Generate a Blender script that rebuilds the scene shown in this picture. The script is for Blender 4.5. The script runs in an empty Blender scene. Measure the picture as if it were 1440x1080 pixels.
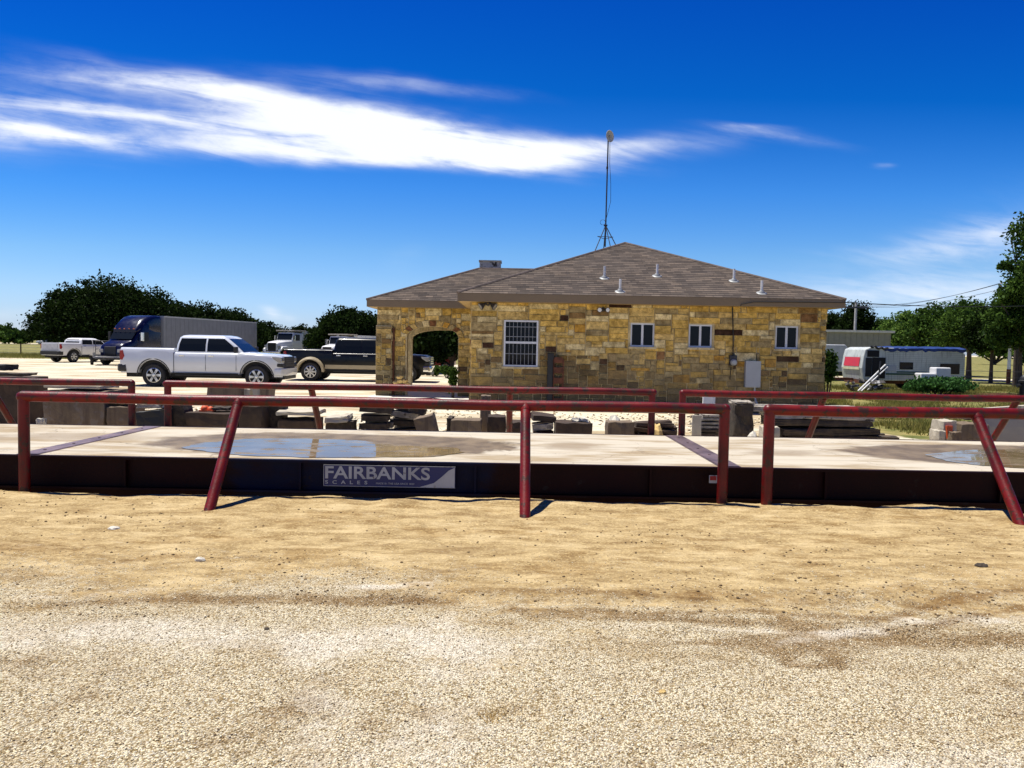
import bpy, bmesh, math, random
import numpy as np
from mathutils import Vector, Matrix, Quaternion
random.seed(7); np.random.seed(7)
R = math.radians
sc = bpy.context.scene
col = sc.collection
# ------------------------------------------------------------------ camera
HC = 1.68; F = 1080.0
cam = bpy.data.cameras.new('camera'); camo = bpy.data.objects.new('camera', cam); col.objects.link(camo)
cam.sensor_width = 36; cam.lens = 27.0; cam.clip_end = 5000; cam.clip_start = 0.05
PITCH = math.atan(52 / F); ROLL = R(1.02)
CM = Matrix.Rotation(math.pi / 2 - PITCH, 3, 'X') @ Matrix.Rotation(ROLL, 3, 'Z')
camo.matrix_world = Matrix.Translation((0, 0, HC)) @ CM.to_4x4()
sc.camera = camo
# ------------------------------------------------------------------ sun and sky
SUNV = Vector((-0.30, 0.13, 1.0)).normalized()          # towards the sun
sun = bpy.data.lights.new('sun', 'SUN'); suno = bpy.data.objects.new('sun', sun); col.objects.link(suno)
sun.energy = 4.9; sun.angle = R(0.5); sun.color = (1.0, 0.955, 0.87)
suno.rotation_euler = (-SUNV).to_track_quat('-Z', 'Y').to_euler()
sc.view_settings.view_transform = 'Standard'; sc.view_settings.look = 'None'
sc.view_settings.gamma = 1.0; sc.view_settings.exposure = 0.45
SKY_STRENGTH = 0.14
sc.cycles.diffuse_bounces = 2

def ray(px, py):
    d = CM @ Vector(((px - 720) / F, (540 - py) / F, -1.0))
    return d / d.y
def at(px, py, Y):
    d = ray(px, py); return Vector((d.x * Y, Y, HC + d.z * Y))
def gx(px, Y, z=0.0):
    """x of the point at depth Y, height z that shows in column px"""
    py = 488 + (HC - z) * F / Y
    for _ in range(4):
        p = at(px, py, Y); py += (p.z - z) * F / Y
    return at(px, py, Y).x

# ------------------------------------------------------------------ node helpers
class NT:
    def __init__(s, tree): s.t = tree; s.n = tree.nodes; s.l = tree.links
    def new(s, typ, **kw):
        n = s.n.new(typ)
        ins = kw.pop('ins', {})
        for k, v in kw.items(): setattr(n, k, v)
        for k, v in ins.items(): s.put(n.inputs[k], v)
        return n
    def put(s, sock, v):
        if isinstance(v, bpy.types.NodeSocket): s.l.new(v, sock)
        elif isinstance(v, (tuple, list)) and len(v) == 3 and sock.type == 'RGBA': sock.default_value = (*v, 1)
        else: sock.default_value = v
    def math(s, op, a, b=None, c=None, clamp=False):
        n = s.new('ShaderNodeMath', operation=op, use_clamp=clamp); s.put(n.inputs[0], a)
        if b is not None: s.put(n.inputs[1], b)
        if c is not None: s.put(n.inputs[2], c)
        return n.outputs[0]
    def vmath(s, op, a, b=None):
        n = s.new('ShaderNodeVectorMath', operation=op); s.put(n.inputs[0], a)
        if b is not None: s.put(n.inputs[1], b)
        return n.outputs['Value'] if op in ('LENGTH', 'DOT_PRODUCT') else n.outputs[0]
    def noise(s, vec, scale, detail=4, rough=0.55, dist=0.0, out='Fac'):
        n = s.new('ShaderNodeTexNoise', ins={'Scale': scale, 'Detail': detail, 'Roughness': rough, 'Distortion': dist})
        if vec is not None: s.put(n.inputs['Vector'], vec)
        return n.outputs[out]
    def smooth(s, v, lo, hi, a=0.0, b=1.0):
        n = s.new('ShaderNodeMapRange', interpolation_type='SMOOTHSTEP')
        for i, q in enumerate((v, lo, hi, a, b)): s.put(n.inputs[i], q)
        return n.outputs[0]
    def mix(s, f, a, b, mode='MIX'):
        n = s.new('ShaderNodeMix', data_type='RGBA', blend_type=mode); n.clamp_factor = True
        s.put(n.inputs[0], f); s.put(n.inputs[6], a); s.put(n.inputs[7], b); return n.outputs[2]
    def scale(s, vec, sx, sy, sz, rot=(0, 0, 0)):
        n = s.new('ShaderNodeMapping'); s.put(n.inputs[0], vec); n.inputs['Scale'].default_value = (sx, sy, sz)
        n.inputs['Rotation'].default_value = rot; return n.outputs[0]
    def bump(s, h, strength=0.5, dist=0.02):
        return s.new('ShaderNodeBump', ins={'Height': h, 'Strength': strength, 'Distance': dist}).outputs[0]

# world
w = bpy.data.worlds.new('World'); sc.world = w; w.use_nodes = True
W = NT(w.node_tree); W.n.clear()
wo = W.new('ShaderNodeOutputWorld'); bg = W.new('ShaderNodeBackground'); W.l.new(bg.outputs[0], wo.inputs[0])
sky = W.new('ShaderNodeTexSky', sky_type='NISHITA', sun_disc=False, sun_elevation=math.asin(SUNV.z),
            sun_rotation=math.atan2(SUNV.x, SUNV.y), altitude=200, air_density=1.0, dust_density=0.35, ozone_density=3.0)
tc = W.new('ShaderNodeTexCoord').outputs['Generated']
sep = W.new('ShaderNodeSeparateXYZ', ins={0: tc})
ay = W.math('MAXIMUM', W.math('ABSOLUTE', sep.outputs[1]), 0.15)
tx = W.math('DIVIDE', sep.outputs[0], ay); tz = W.math('DIVIDE', sep.outputs[2], ay)
uv = W.new('ShaderNodeCombineXYZ', ins={0: tx, 1: tz}).outputs[0]
def sky_uv(px, py):
    d = ray(px, py); return d.x, d.z
rotc = R(-7)
st = W.scale(uv, 1, 1, 1, (0, 0, R(7)))
warp = W.noise(W.scale(st, 2.0, 8, 1), 1.6, 3, 0.6, 0, 'Color')
wv = W.vmath('MULTIPLY', W.vmath('SUBTRACT', warp, (0.5, 0.5, 0.5)), (0.10, 0.045, 0))
uvw = W.vmath('ADD', uv, wv)
#  px, py, half width, half height (photo pixels), tilt deg, weight
CL = [(320, 124, 180, 17, -8, .62), (480, 166, 170, 25, -9, .95), (610, 196, 170, 22, -5, 1.05), (740, 214, 140, 14, 0, .7), (50, 186, 110, 13, -7, .85), (300, 176, 220, 24, -6, .6),
      (420, 213, 210, 13, -2, .68), (160, 112, 140, 10, -5, .32), (110, 146, 140, 11, -4, .28), (890, 208, 120, 13, 4, .36), (560, 118, 150, 12, -6, .33),
      (1075, 190, 95, 10, -3, .38), (1060, 177, 60, 6, 0, .25), (1330, 345, 150, 22, 6, .33), (1300, 410, 260, 32, 3, .5), (1420, 325, 80, 14, 4, .22),
      (382, 441, 16, 9, 0, .5), (405, 448, 14, 6, 0, .35), (15, 440, 50, 12, 0, .2), (570, 365, 40, 26, 30, .12),(1245, 227, 16, 5, 0, .25), (-250, 120, 260, 60, -8, .8), (1750, 300, 260, 60, 5, .7)]
tot = None
for (px, py, hw_, hh, tilt, wt) in CL:
    cx, cz = sky_uv(px, py)
    v = W.vmath('SUBTRACT', uvw, (cx, cz, 0))
    v = W.scale(v, 1, 1, 1, (0, 0, R(-(tilt - 1.0))))
    v = W.vmath('MULTIPLY', v, (F / hw_, F / hh, 0))
    l = W.vmath('LENGTH', v)
    g = W.math('MULTIPLY', W.math('EXPONENT', W.math('MULTIPLY', W.math('POWER', l, 1.8), -1.0)), wt)
    tot = g if tot is None else W.math('ADD', tot, g)
n1 = W.noise(W.scale(st, 3.0, 26, 1), 1.5, 8, 0.64, 0.7)
n2 = W.noise(W.scale(st, 9, 26, 1), 2.0, 6, 0.6, 0.3)
nn = W.math('ADD', W.math('MULTIPLY', n1, 0.75), W.math('MULTIPLY', n2, 0.35))
m = W.math('MULTIPLY', tot, W.smooth(nn, 0.26, 0.76, 0.36, 1.35))
m = W.smooth(m, 0.02, 1.05)
above = W.smooth(sep.outputs[2], 0.0, 0.02)
m = W.math('MULTIPLY', m, above)
skyc = W.new('ShaderNodeGamma', ins={0: sky.outputs[0], 1: 1.0}).outputs[0]
hs = W.new('ShaderNodeHueSaturation', ins={'Saturation': 1.35, 'Value': 1.0, 'Color': skyc}).outputs[0]
# deeper overhead, paler near the horizon
rampn = W.new('ShaderNodeValToRGB', ins={0: tz}); cr = rampn.color_ramp
for i, (p_, c_) in enumerate([(0.0, (.46, .56, .98)), (.07, (.46, .55, .78)), (.12, (.43, .55, .73)), (.204, (.24, .476, .75)), (.325, (.02, .308, .623)), (.46, (.012, .234, .605)), (.9, (.03, .14, .40))]):
    e = cr.elements[i] if i < 2 else cr.elements.new(p_)
    e.position = p_; e.color = (*c_, 1)
deep = rampn.outputs[0]
skyf = W.mix(1.0, hs, deep, 'MULTIPLY')
cloud = W.mix(m, skyf, (5.2, 5.4, 5.8))
W.put(bg.inputs[0], cloud); bg.inputs[1].default_value = SKY_STRENGTH

# ------------------------------------------------------------------ materials
MATS = {}
def mat(name, rgb, rough=0.6, metal=0.0, var=0.12, vscale=3.0, bump=0.0, bscale=40.0, spec=None, spots=None, coat=0.0, streak=None):
    """painted / plain surface with real wear: mottled tone, roughness change, optional bump, spots of a second colour"""
    if name in MATS: return MATS[name]
    m = bpy.data.materials.new(name); m.use_nodes = True; T = NT(m.node_tree)
    b = T.n['Principled BSDF']
    pos = T.new('ShaderNodeTexCoord').outputs['Object']
    n = T.noise(pos, vscale, 6, 0.6)
    c = T.mix(T.smooth(n, 0.3, 0.7), tuple(min(1, q * (1 - var)) for q in rgb), tuple(min(1, q * (1 + var)) for q in rgb))
    if spots:
        srgb, amount, ss = spots
        s_ = T.smooth(T.noise(pos, ss, 8, 0.65), 0.62 - amount * 0.25, 0.70 - amount * 0.25)
        c = T.mix(s_, c, srgb)
    if streak:
        srgb, amount = streak
        s_ = T.smooth(T.noise(T.scale(pos, 7, 7, 0.7), 2.0, 6, 0.6), 0.62 - amount * 0.3, 0.85 - amount * 0.3)
        c = T.mix(T.math('MULTIPLY', s_, 0.75), c, srgb)
    T.put(b.inputs['Base Color'], c)
    T.put(b.inputs['Roughness'], T.smooth(n, 0.2, 0.8, max(0.0, rough - 0.06), min(1, rough + 0.06)))
    b.inputs['Metallic'].default_value = metal
    if spec is not None: b.inputs['Specular IOR Level'].default_value = spec
    if coat: b.inputs['Coat Weight'].default_value = coat; b.inputs['Coat Roughness'].default_value = 0.04
    if bump: T.put(b.inputs['Normal'], T.bump(T.noise(pos, bscale, 5, 0.6), bump, 0.02))
    MATS[name] = m; return m
def glow(name, rgb):
    return mat(name, rgb, 0.25)

M_red = mat('red_pipe_paint', (0.135, 0.0045, 0.0035), 0.42, 0, 0.45, 2.5, 0.15, 60, spots=((0.05, 0.018, 0.010), 0.42, 11), spec=0.35)
M_redfar = M_red
M_maroon = mat('maroon_steel', (0.085, 0.008, 0.007), 0.5, 0, 0.4, 1.5, 0.2, 30, spots=((0.03, 0.015, 0.012), 0.35, 5))
M_bluepaint = mat('worn_blue_paint', (0.02, 0.04, 0.16), 0.5, 0, 0.5, 5)
M_steel = mat('joint_steel', (0.22, 0.16, 0.16), 0.45, 0.6, 0.3, 4, 0.1, 60)
M_white = mat('white_car_paint', (0.60, 0.63, 0.68), 0.22, 0, 0.02, 1, coat=0.6)
M_whitet = mat('white_truck_paint', (0.70, 0.70, 0.70), 0.4, 0, 0.05, 2)
M_black = mat('black_car_paint', (0.004, 0.004, 0.005), 0.3, 0, 0.1, 1, coat=0.12, spec=0.25)
M_blkplas = mat('black_plastic', (0.012, 0.012, 0.013), 0.55)
M_under = mat('underbody_black', (0.006, 0.006, 0.006), 0.8)
M_tyre = mat('tyre_rubber', (0.016, 0.016, 0.017), 0.8, 0, 0.3, 8)
M_chrome = mat('chrome', (0.75, 0.76, 0.78), 0.12, 1.0, 0.02)
M_rim = mat('machined_rim', (0.62, 0.63, 0.65), 0.28, 0.8, 0.05)
M_glass = mat('dark_glass', (0.010, 0.013, 0.018), 0.05, 0, 0.0, 1, spec=0.12)
M_lamp = mat('headlamp_lens', (0.30, 0.31, 0.33), 0.08, 0.3, 0.1)
M_tail = mat('red_lens', (0.28, 0.01, 0.01), 0.15)
M_amber = mat('amber_lens', (0.6, 0.18, 0.05), 0.2)
M_tan = mat('tan_trim_paint', (0.42, 0.35, 0.22), 0.35, 0, 0.04)
M_blue = mat('semi_blue_paint', (0.003, 0.004, 0.028), 0.25, 0.0, 0.06, coat=0.15, spec=0.3)
M_alu = mat('trailer_grey_panel', (0.15, 0.16, 0.18), 0.5, 0.0, 0.1, 2, streak=((0.12, 0.12, 0.12), 0.3))
M_fascia = mat('taupe_fascia_paint', (0.20, 0.145, 0.085), 0.6, 0, 0.05, 2)
M_soffit = mat('soffit_paint', (0.50, 0.34, 0.14), 0.7, 0, 0.05)
M_frame = mat('white_window_frame', (0.62, 0.64, 0.68), 0.4, 0, 0.04)
M_bars = mat('window_bar_metal', (0.26, 0.27, 0.29), 0.4, 0.2, 0.05)
M_grey = mat('electrical_grey', (0.36, 0.38, 0.40), 0.45, 0.1, 0.06)
M_dkgrey = mat('dark_metal', (0.05, 0.05, 0.055), 0.5, 0.3, 0.2)
M_rust = mat('rusty_iron', (0.13, 0.045, 0.022), 0.85, 0.1, 0.4, 6, 0.3, 50)
M_pvc = mat('white_pvc', (0.75, 0.75, 0.72), 0.4)
M_conc = mat('weathered_concrete', (0.185, 0.135, 0.085), 0.9, 0, 0.18, 2.5, 0.5, 25, spots=((0.22, 0.18, 0.14), 0.3, 3), streak=((0.10, 0.07, 0.05), 0.5))
M_concl = mat('pale_concrete', (0.48, 0.43, 0.33), 0.9, 0, 0.12, 3, 0.4, 30, spots=((0.33, 0.29, 0.22), 0.15, 4))
M_slab = mat('slab_concrete', (0.66, 0.63, 0.55), 0.85, 0, 0.08, 1.5, 0.2, 30)
M_concd = mat('dark_stained_concrete', (0.065, 0.042, 0.026), 0.9, 0, 0.35, 3, 0.5, 25, streak=((0.05, 0.03, 0.02), 0.5))
M_wood = mat('weathered_timber', (0.065, 0.048, 0.032), 0.9, 0, 0.45, 6, 0.6, 35, spots=((0.05, 0.04, 0.03), 0.35, 5))
M_woodl = mat('pale_timber', (0.36, 0.32, 0.26), 0.9, 0, 0.35, 6, 0.5, 35, spots=((0.09, 0.07, 0.05), 0.25, 7))
M_ochre = mat('ochre_stone', (0.55, 0.38, 0.14), 0.9, 0, 0.2, 6, 0.5, 25)
M_orange = mat('orange_paint', (0.75, 0.12, 0.03), 0.6, 0, 0.15)
M_rvwhite = mat('rv_siding', (0.56, 0.59, 0.55), 0.45, 0, 0.1, 1.5, streak=((0.20, 0.21, 0.19), 0.45))
M_rvred = mat('rv_red_panel', (0.62, 0.02, 0.035), 0.45, 0, 0.08)
M_rvgreen = mat('rv_green_stripe', (0.03, 0.085, 0.05), 0.5)
M_cream = mat('cream_panel', (0.62, 0.60, 0.38), 0.5)
M_tarp = mat('blue_tarp', (0.010, 0.035, 0.15), 0.5, 0, 0.3, 3, 0.5, 8)
M_shed = mat('olive_grey_shed_metal', (0.26, 0.26, 0.21), 0.55, 0.1, 0.08)
M_shedroof = mat('pale_shed_trim', (0.60, 0.60, 0.52), 0.5)
M_bark = mat('bark', (0.075, 0.055, 0.04), 0.95, 0, 0.35, 6, 0.8, 20)
M_polew = mat('grey_utility_pole', (0.36, 0.35, 0.33), 0.8, 0, 0.2, 4)
M_cable = mat('black_cable', (0.012, 0.012, 0.012), 0.6)
M_signb = mat('sign_blue', (0.012, 0.018, 0.11), 0.45, 0, 0.08)
M_signw = mat('sign_white', (0.42, 0.44, 0.45), 0.6, 0, 0.12, 4, spots=((0.16, 0.13, 0.11), 0.12, 12))
M_dry = mat('dry_grass', (0.42, 0.28, 0.10), 0.9, 0, 0.3, 8)
M_rock = mat('limestone_rock', (0.60, 0.56, 0.46), 0.9, 0, 0.15, 12, 0.4, 60)
M_darkrock = mat('dark_rock', (0.06, 0.045, 0.03), 0.9, 0, 0.3, 12, 0.5, 60)

def leaf_mat(name, a, b, trans=0.25):
    m = bpy.data.materials.new(name); m.use_nodes = True; T = NT(m.node_tree); T.n.clear()
    out = T.new('ShaderNodeOutputMaterial'); g = T.new('ShaderNodeNewGeometry')
    pos = T.new('ShaderNodeTexCoord').outputs['Object']
    f = T.math('ADD', T.math('MULTIPLY', g.outputs['Random Per Island'], 0.55), T.math('MULTIPLY', T.noise(pos, 0.9, 3), 0.6))
    c = T.mix(T.smooth(f, 0.2, 0.95), a, b)
    d = T.new('ShaderNodeBsdfDiffuse', ins={'Color': c}); tr = T.new('ShaderNodeBsdfTranslucent', ins={'Color': c})
    gl = T.new('ShaderNodeBsdfGlossy', ins={'Color': (0.5, 0.5, 0.5), 'Roughness': 0.45})
    x = T.new('ShaderNodeMixShader', ins={0: trans, 1: d.outputs[0], 2: tr.outputs[0]})
    y = T.new('ShaderNodeMixShader', ins={0: 0.006, 1: x.outputs[0], 2: gl.outputs[0]})
    T.l.new(y.outputs[0], out.inputs[0]); MATS[name] = m; return m
M_leafd = leaf_mat('dark_oak_leaves', (0.005, 0.011, 0.003), (0.024, 0.044, 0.009))
M_leafg = leaf_mat('green_leaves', (0.018, 0.042, 0.010), (0.085, 0.15, 0.024))
M_leafb = leaf_mat('bright_green_leaves', (0.035, 0.08, 0.015), (0.16, 0.25, 0.045))
M_bushl = leaf_mat('bush_leaves', (0.02, 0.06, 0.015), (0.08, 0.19, 0.05))
M_grass = leaf_mat('grass_blades', (0.11, 0.13, 0.03), (0.34, 0.29, 0.09), 0.35)

# ------------------------------------------------------------------ mesh builder
class MB:
    def __init__(s): s.v = []; s.f = []; s.cols = None
    def add(s, vs, fs, M=None):
        o = len(s.v)
        s.v += [tuple(M @ Vector(q)) for q in vs] if M is not None else [tuple(q) for q in vs]
        s.f += [tuple(i + o for i in q) for q in fs]; return s
    def box(s, x0, x1, y0, y1, z0, z1, M=None):
        vs = [(x0, y0, z0), (x1, y0, z0), (x1, y1, z0), (x0, y1, z0), (x0, y0, z1), (x1, y0, z1), (x1, y1, z1), (x0, y1, z1)]
        return s.add(vs, [(0, 3, 2, 1), (4, 5, 6, 7), (0, 1, 5, 4), (1, 2, 6, 5), (2, 3, 7, 6), (3, 0, 4, 7)], M)
    def cbox(s, c, size, rot=(0, 0, 0)):
        from mathutils import Euler
        M = Matrix.Translation(c) @ Euler(rot).to_matrix().to_4x4()
        a, b, d = (q / 2 for q in size); return s.box(-a, a, -b, b, -d, d, M)
    def tube(s, pts, r, n=10, caps=True):
        pts = [Vector(p) for p in pts]; rs = r if isinstance(r, (list, tuple)) else [r] * len(pts)
        o = len(s.v); k = len(pts)
        ref = None
        for i, p in enumerate(pts):
            t = (pts[min(i + 1, k - 1)] - pts[max(i - 1, 0)]).normalized()
            if ref is None:
                ref = Vector((0, 0, 1)) if abs(t.z) < 0.9 else Vector((1, 0, 0))
            a = t.cross(ref).normalized(); b = t.cross(a).normalized(); ref = -b if False else ref
            for j in range(n):
                th = 2 * math.pi * j / n
                s.v.append(tuple(p + (a * math.cos(th) + b * math.sin(th)) * rs[i]))
        for i in range(k - 1):
            for j in range(n):
                j2 = (j + 1) % n
                s.f.append((o + i * n + j, o + (i + 1) * n + j, o + (i + 1) * n + j2, o + i * n + j2))
        if caps:
            s.f.append(tuple(o + j for j in range(n))); s.f.append(tuple(o + (k - 1) * n + j for j in reversed(range(n))))
        return s
    def sphere(s, c, r, n=10, m=6, sc_=(1, 1, 1)):
        vs = [(0, 0, 1)]; fs = []
        for i in range(1, m):
            ph = math.pi * i / m
            for j in range(n):
                th = 2 * math.pi * j / n; vs.append((math.sin(ph) * math.cos(th), math.sin(ph) * math.sin(th), math.cos(ph)))
        vs.append((0, 0, -1)); L = len(vs) - 1
        for j in range(n):
            fs.append((0, 1 + j, 1 + (j + 1) % n)); fs.append((L, L - n + (j + 1) % n, L - n + j))
        for i in range(m - 2):
            for j in range(n):
                a = 1 + i * n; fs.append((a + j, a + n + j, a + n + (j + 1) % n, a + (j + 1) % n))
        return s.add([(c[0] + q[0] * r * sc_[0], c[1] + q[1] * r * sc_[1], c[2] + q[2] * r * sc_[2]) for q in vs], fs)
    def lathe(s, prof, M=None, n=24):
        """prof: (r, h) pairs turned about local z"""
        o = len(s.v); vs = []; fs = []; k = len(prof)
        for (r, h) in prof:
            for j in range(n):
                th = 2 * math.pi * j / n; vs.append((r * math.cos(th), r * math.sin(th), h))
        for i in range(k - 1):
            for j in range(n):
                j2 = (j + 1) % n; fs.append((i * n + j, i * n + j2, (i + 1) * n + j2, (i + 1) * n + j))
        return s.add(vs, fs, M)
    def loft(s, rings, caps=True, closed=True):
        o = len(s.v); n = len(rings[0])
        for r in rings: s.v += [tuple(q) for q in r]
        for i in range(len(rings) - 1):
            for j in range(n if closed else n - 1):
                j2 = (j + 1) % n
                s.f.append((o + i * n + j, o + i * n + j2, o + (i + 1) * n + j2, o + (i + 1) * n + j))
        if caps:
            s.f.append(tuple(o + j for j in reversed(range(n)))); s.f.append(tuple(o + (len(rings) - 1) * n + j for j in range(n)))
        return s
    def prism(s, poly, y0, y1, M=None):
        """poly of (x, z), extruded from y0 to y1"""
        n = len(poly); vs = [(x, y0, z) for x, z in poly] + [(x, y1, z) for x, z in poly]
        fs = [tuple(range(n)), tuple(reversed(range(n, 2 * n)))] + [(i, i + n, (i + 1) % n + n, (i + 1) % n) for i in range(n)]
        return s.add(vs, fs, M)
    def build(s, name, material, parent=None, smooth=False, bevel=0.0, off=None, seg=2, recalc=True, label=None):
        me = bpy.data.meshes.new(name)
        v = s.v
        if off is not None: v = [(a - off[0], b - off[1], c - off[2]) for a, b, c in v]
        me.from_pydata(v, [], s.f)
        if recalc:
            bm = bmesh.new(); bm.from_mesh(me); bmesh.ops.recalc_face_normals(bm, faces=bm.faces); bm.to_mesh(me); bm.free()
        if smooth:
            me.polygons.foreach_set('use_smooth', [True] * len(me.polygons)); me.set_sharp_from_angle(angle=R(38))
        me.materials.append(material)
        o = bpy.data.objects.new(name, me); col.objects.link(o)
        if parent is not None: o.parent = parent
        if bevel:
            b = o.modifiers.new('bevel', 'BEVEL'); b.width = bevel; b.segments = seg; b.limit_method = 'ANGLE'; b.angle_limit = R(40)
        if label: o['label'] = label
        return o

def tag(o, label=None, cat=None, group=None, kind=None):
    if label: o['label'] = label
    if cat: o['category'] = cat
    if group: o['group'] = group
    if kind: o['kind'] = kind
    return o
def thing(name, label, cat, loc=(0, 0, 0), rz=0.0, group=None, scale=None):
    o = bpy.data.objects.new(name, None); col.objects.link(o); o.location = loc; o.rotation_euler = (0, 0, rz)
    o.empty_display_size = 0.2
    if scale: o.scale = scale
    return tag(o, label, cat, group)
def dup(root, loc, rz=None, label=None):
    def rec(o, p):
        c = o.copy(); col.objects.link(c); c.parent = p
        for ch in list(o.children): rec(ch, c)
        return c
    r = rec(root, None); r.location = loc
    if rz is not None: r.rotation_euler = (0, 0, rz)
    if label: r['label'] = label
    return r
def fastmesh(name, verts, k, material, parent=None, off=None):
    """verts: (n*k, 3) array, faces of k consecutive verts"""
    n = len(verts) // k; me = bpy.data.meshes.new(name)
    if off is not None: verts = verts - np.array(off)
    me.vertices.add(n * k); me.vertices.foreach_set('co', verts.astype(np.float32).ravel())
    me.loops.add(n * k); me.loops.foreach_set('vertex_index', np.arange(n * k, dtype=np.int32))
    me.polygons.add(n); me.polygons.foreach_set('loop_start', np.arange(0, n * k, k, dtype=np.int32))
    me.update(calc_edges=True); me.materials.append(material)
    o = bpy.data.objects.new(name, me); col.objects.link(o)
    if parent is not None: o.parent = parent
    return o
def text_mesh(txt, size, spacing=1.0, offset=0.0, shear=0.0):
    c = bpy.data.curves.new('t', 'FONT'); c.body = txt; c.size = size; c.space_character = spacing; c.offset = offset; c.shear = shear
    c.extrude = 0.001; c.resolution_u = 4
    o = bpy.data.objects.new('t', c); col.objects.link(o)
    bpy.context.view_layer.update()
    me = bpy.data.meshes.new_from_object(o.evaluated_get(bpy.context.evaluated_depsgraph_get()))
    vs = [tuple(v.co) for v in me.vertices]; fs = [tuple(p.vertices) for p in me.polygons]
    bpy.data.objects.remove(o); bpy.data.curves.remove(c); bpy.data.meshes.remove(me)
    return vs, fs

# value noise for the terrain
_rg = np.random.RandomState(3).rand(256, 256)
def vnoise(x, y):
    xi = np.floor(x).astype(int); yi = np.floor(y).astype(int); fx = x - xi; fy = y - yi
    fx = fx * fx * (3 - 2 * fx); fy = fy * fy * (3 - 2 * fy)
    g = lambda a, b: _rg[a % 256, b % 256]
    return (g(xi, yi) * (1 - fx) + g(xi + 1, yi) * fx) * (1 - fy) + (g(xi, yi + 1) * (1 - fx) + g(xi + 1, yi + 1) * fx) * fy
def fbm(x, y, o=4):
    t = 0; a = 0.5
    for i in range(o): t = t + a * vnoise(x + 17 * i, y + 31 * i); x = x * 2.03; y = y * 2.03; a *= 0.5
    return t
def sstep(v, a, b):
    t = np.clip((v - a) / (b - a), 0, 1); return t * t * (3 - 2 * t)
# ================================================================== GROUND
def edge_y(x):      # where the sand ends and the scale pit begins
    e = 8.42 + 0.24 * (fbm(x * 1.5 + 5, x * 0 + 2.3, 4) - 0.5) * 2
    return e - 0.95 * sstep(x, 5.42, 5.62)
def height(x, y):
    h = 0.030 * (fbm(x * 0.9, y * 0.9) - 0.47) + (0.026 * (fbm(x * 4, y * 5) - 0.47) + 0.010 * (fbm(x * 11 + 7, y * 12) - .47)) * (y < 9)
    e = edge_y(x)
    h = h + 0.10 * np.exp(-((y - (e - 0.22)) / 0.20) ** 2) * (fbm(x * 1.7 + 3, y * 0 + 8) - 0.3)
    # shallow wheel ruts
    r1 = np.exp(-((y - 5.0 - 0.10 * np.sin(x * 0.8)) / 0.10) ** 2) * sstep(x, -1.5, 0.6)
    r2 = np.exp(-((y - 4.45 - 0.25 * np.sin(x * 0.9 + 1)) / 0.12) ** 2) * sstep(x, 0.8, 1.8)
    h = h - 0.022 * r1 - 0.028 * r2
    pit = sstep(y, e, e + 0.10) * (1 - sstep(y, 12.0, 12.35))
    h = h * (1 - pit) - 0.42 * pit
    h = h * (1 - sstep(y, 40, 60))
    return h
def axis(dense, far, grow):
    a, b, st_ = dense; out = list(np.arange(a, b, st_)); s_ = st_; v = b
    while v < far[1]: out.append(v); s_ *= grow; v += s_
    s_ = st_; v = a
    while v > far[0]: s_ *= grow; v -= s_; out.insert(0, v)
    return np.array(out)
xs = axis((-6.5, 6.5, 0.045), (-2500, 2500), 1.07); ys = axis((2.4, 9.0, 0.035), (-200, 3000), 1.045)
GX, GY = np.meshgrid(xs, ys)
GZ = height(GX, GY)
nx, ny = len(xs), len(ys)
me = bpy.data.meshes.new('ground')
idx = np.arange(nx * ny).reshape(ny, nx)
fa = np.stack([idx[:-1, :-1], idx[:-1, 1:], idx[1:, 1:], idx[1:, :-1]], -1).reshape(-1, 4)
me.vertices.add(nx * ny); me.vertices.foreach_set('co', np.stack([GX, GY, GZ], -1).astype(np.float32).ravel())
me.loops.add(fa.size); me.loops.foreach_set('vertex_index', fa.astype(np.int32).ravel())
me.polygons.add(len(fa)); me.polygons.foreach_set('loop_start', np.arange(0, fa.size, 4, dtype=np.int32))
me.update(calc_edges=True); me.polygons.foreach_set('use_smooth', [True] * len(fa))
ws = 0.6 * (fbm(GX * 0.35, GY * 0.35) - 0.47) * 3
grassr = sstep(GX + ws, 7.6, 8.8) * sstep(GY + ws, 14.6, 15.6) * (1 - sstep(GX, 400, 500))
# the yard road that crosses the grass on the right, and the bare strip by the timber
road = np.exp(-((GY - 52 - 0.02 * GX) / 3.2) ** 2) * (GX > 15)
fieldl = sstep(GY + ws * 3 - 0.15 * (GX + 40), 62, 68) * (GX < 12)
froad = np.exp(-((GY - 250) / 26) ** 2) * (GX < 12)
grass = np.clip(grassr * (1 - 0.9 * road) + fieldl * (1 - froad), 0, 1)
at1 = me.attributes.new('grass', 'FLOAT', 'POINT'); at1.data.foreach_set('value', grass.ravel().astype(np.float32))
grv = 1 - sstep(GY + 2.2 * (fbm(GX * 0.8 + 3, GY * 1.5) - 0.5), 3.9, 6.0)
at2 = me.attributes.new('gravel', 'FLOAT', 'POINT'); at2.data.foreach_set('value', grv.ravel().astype(np.float32))
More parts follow.
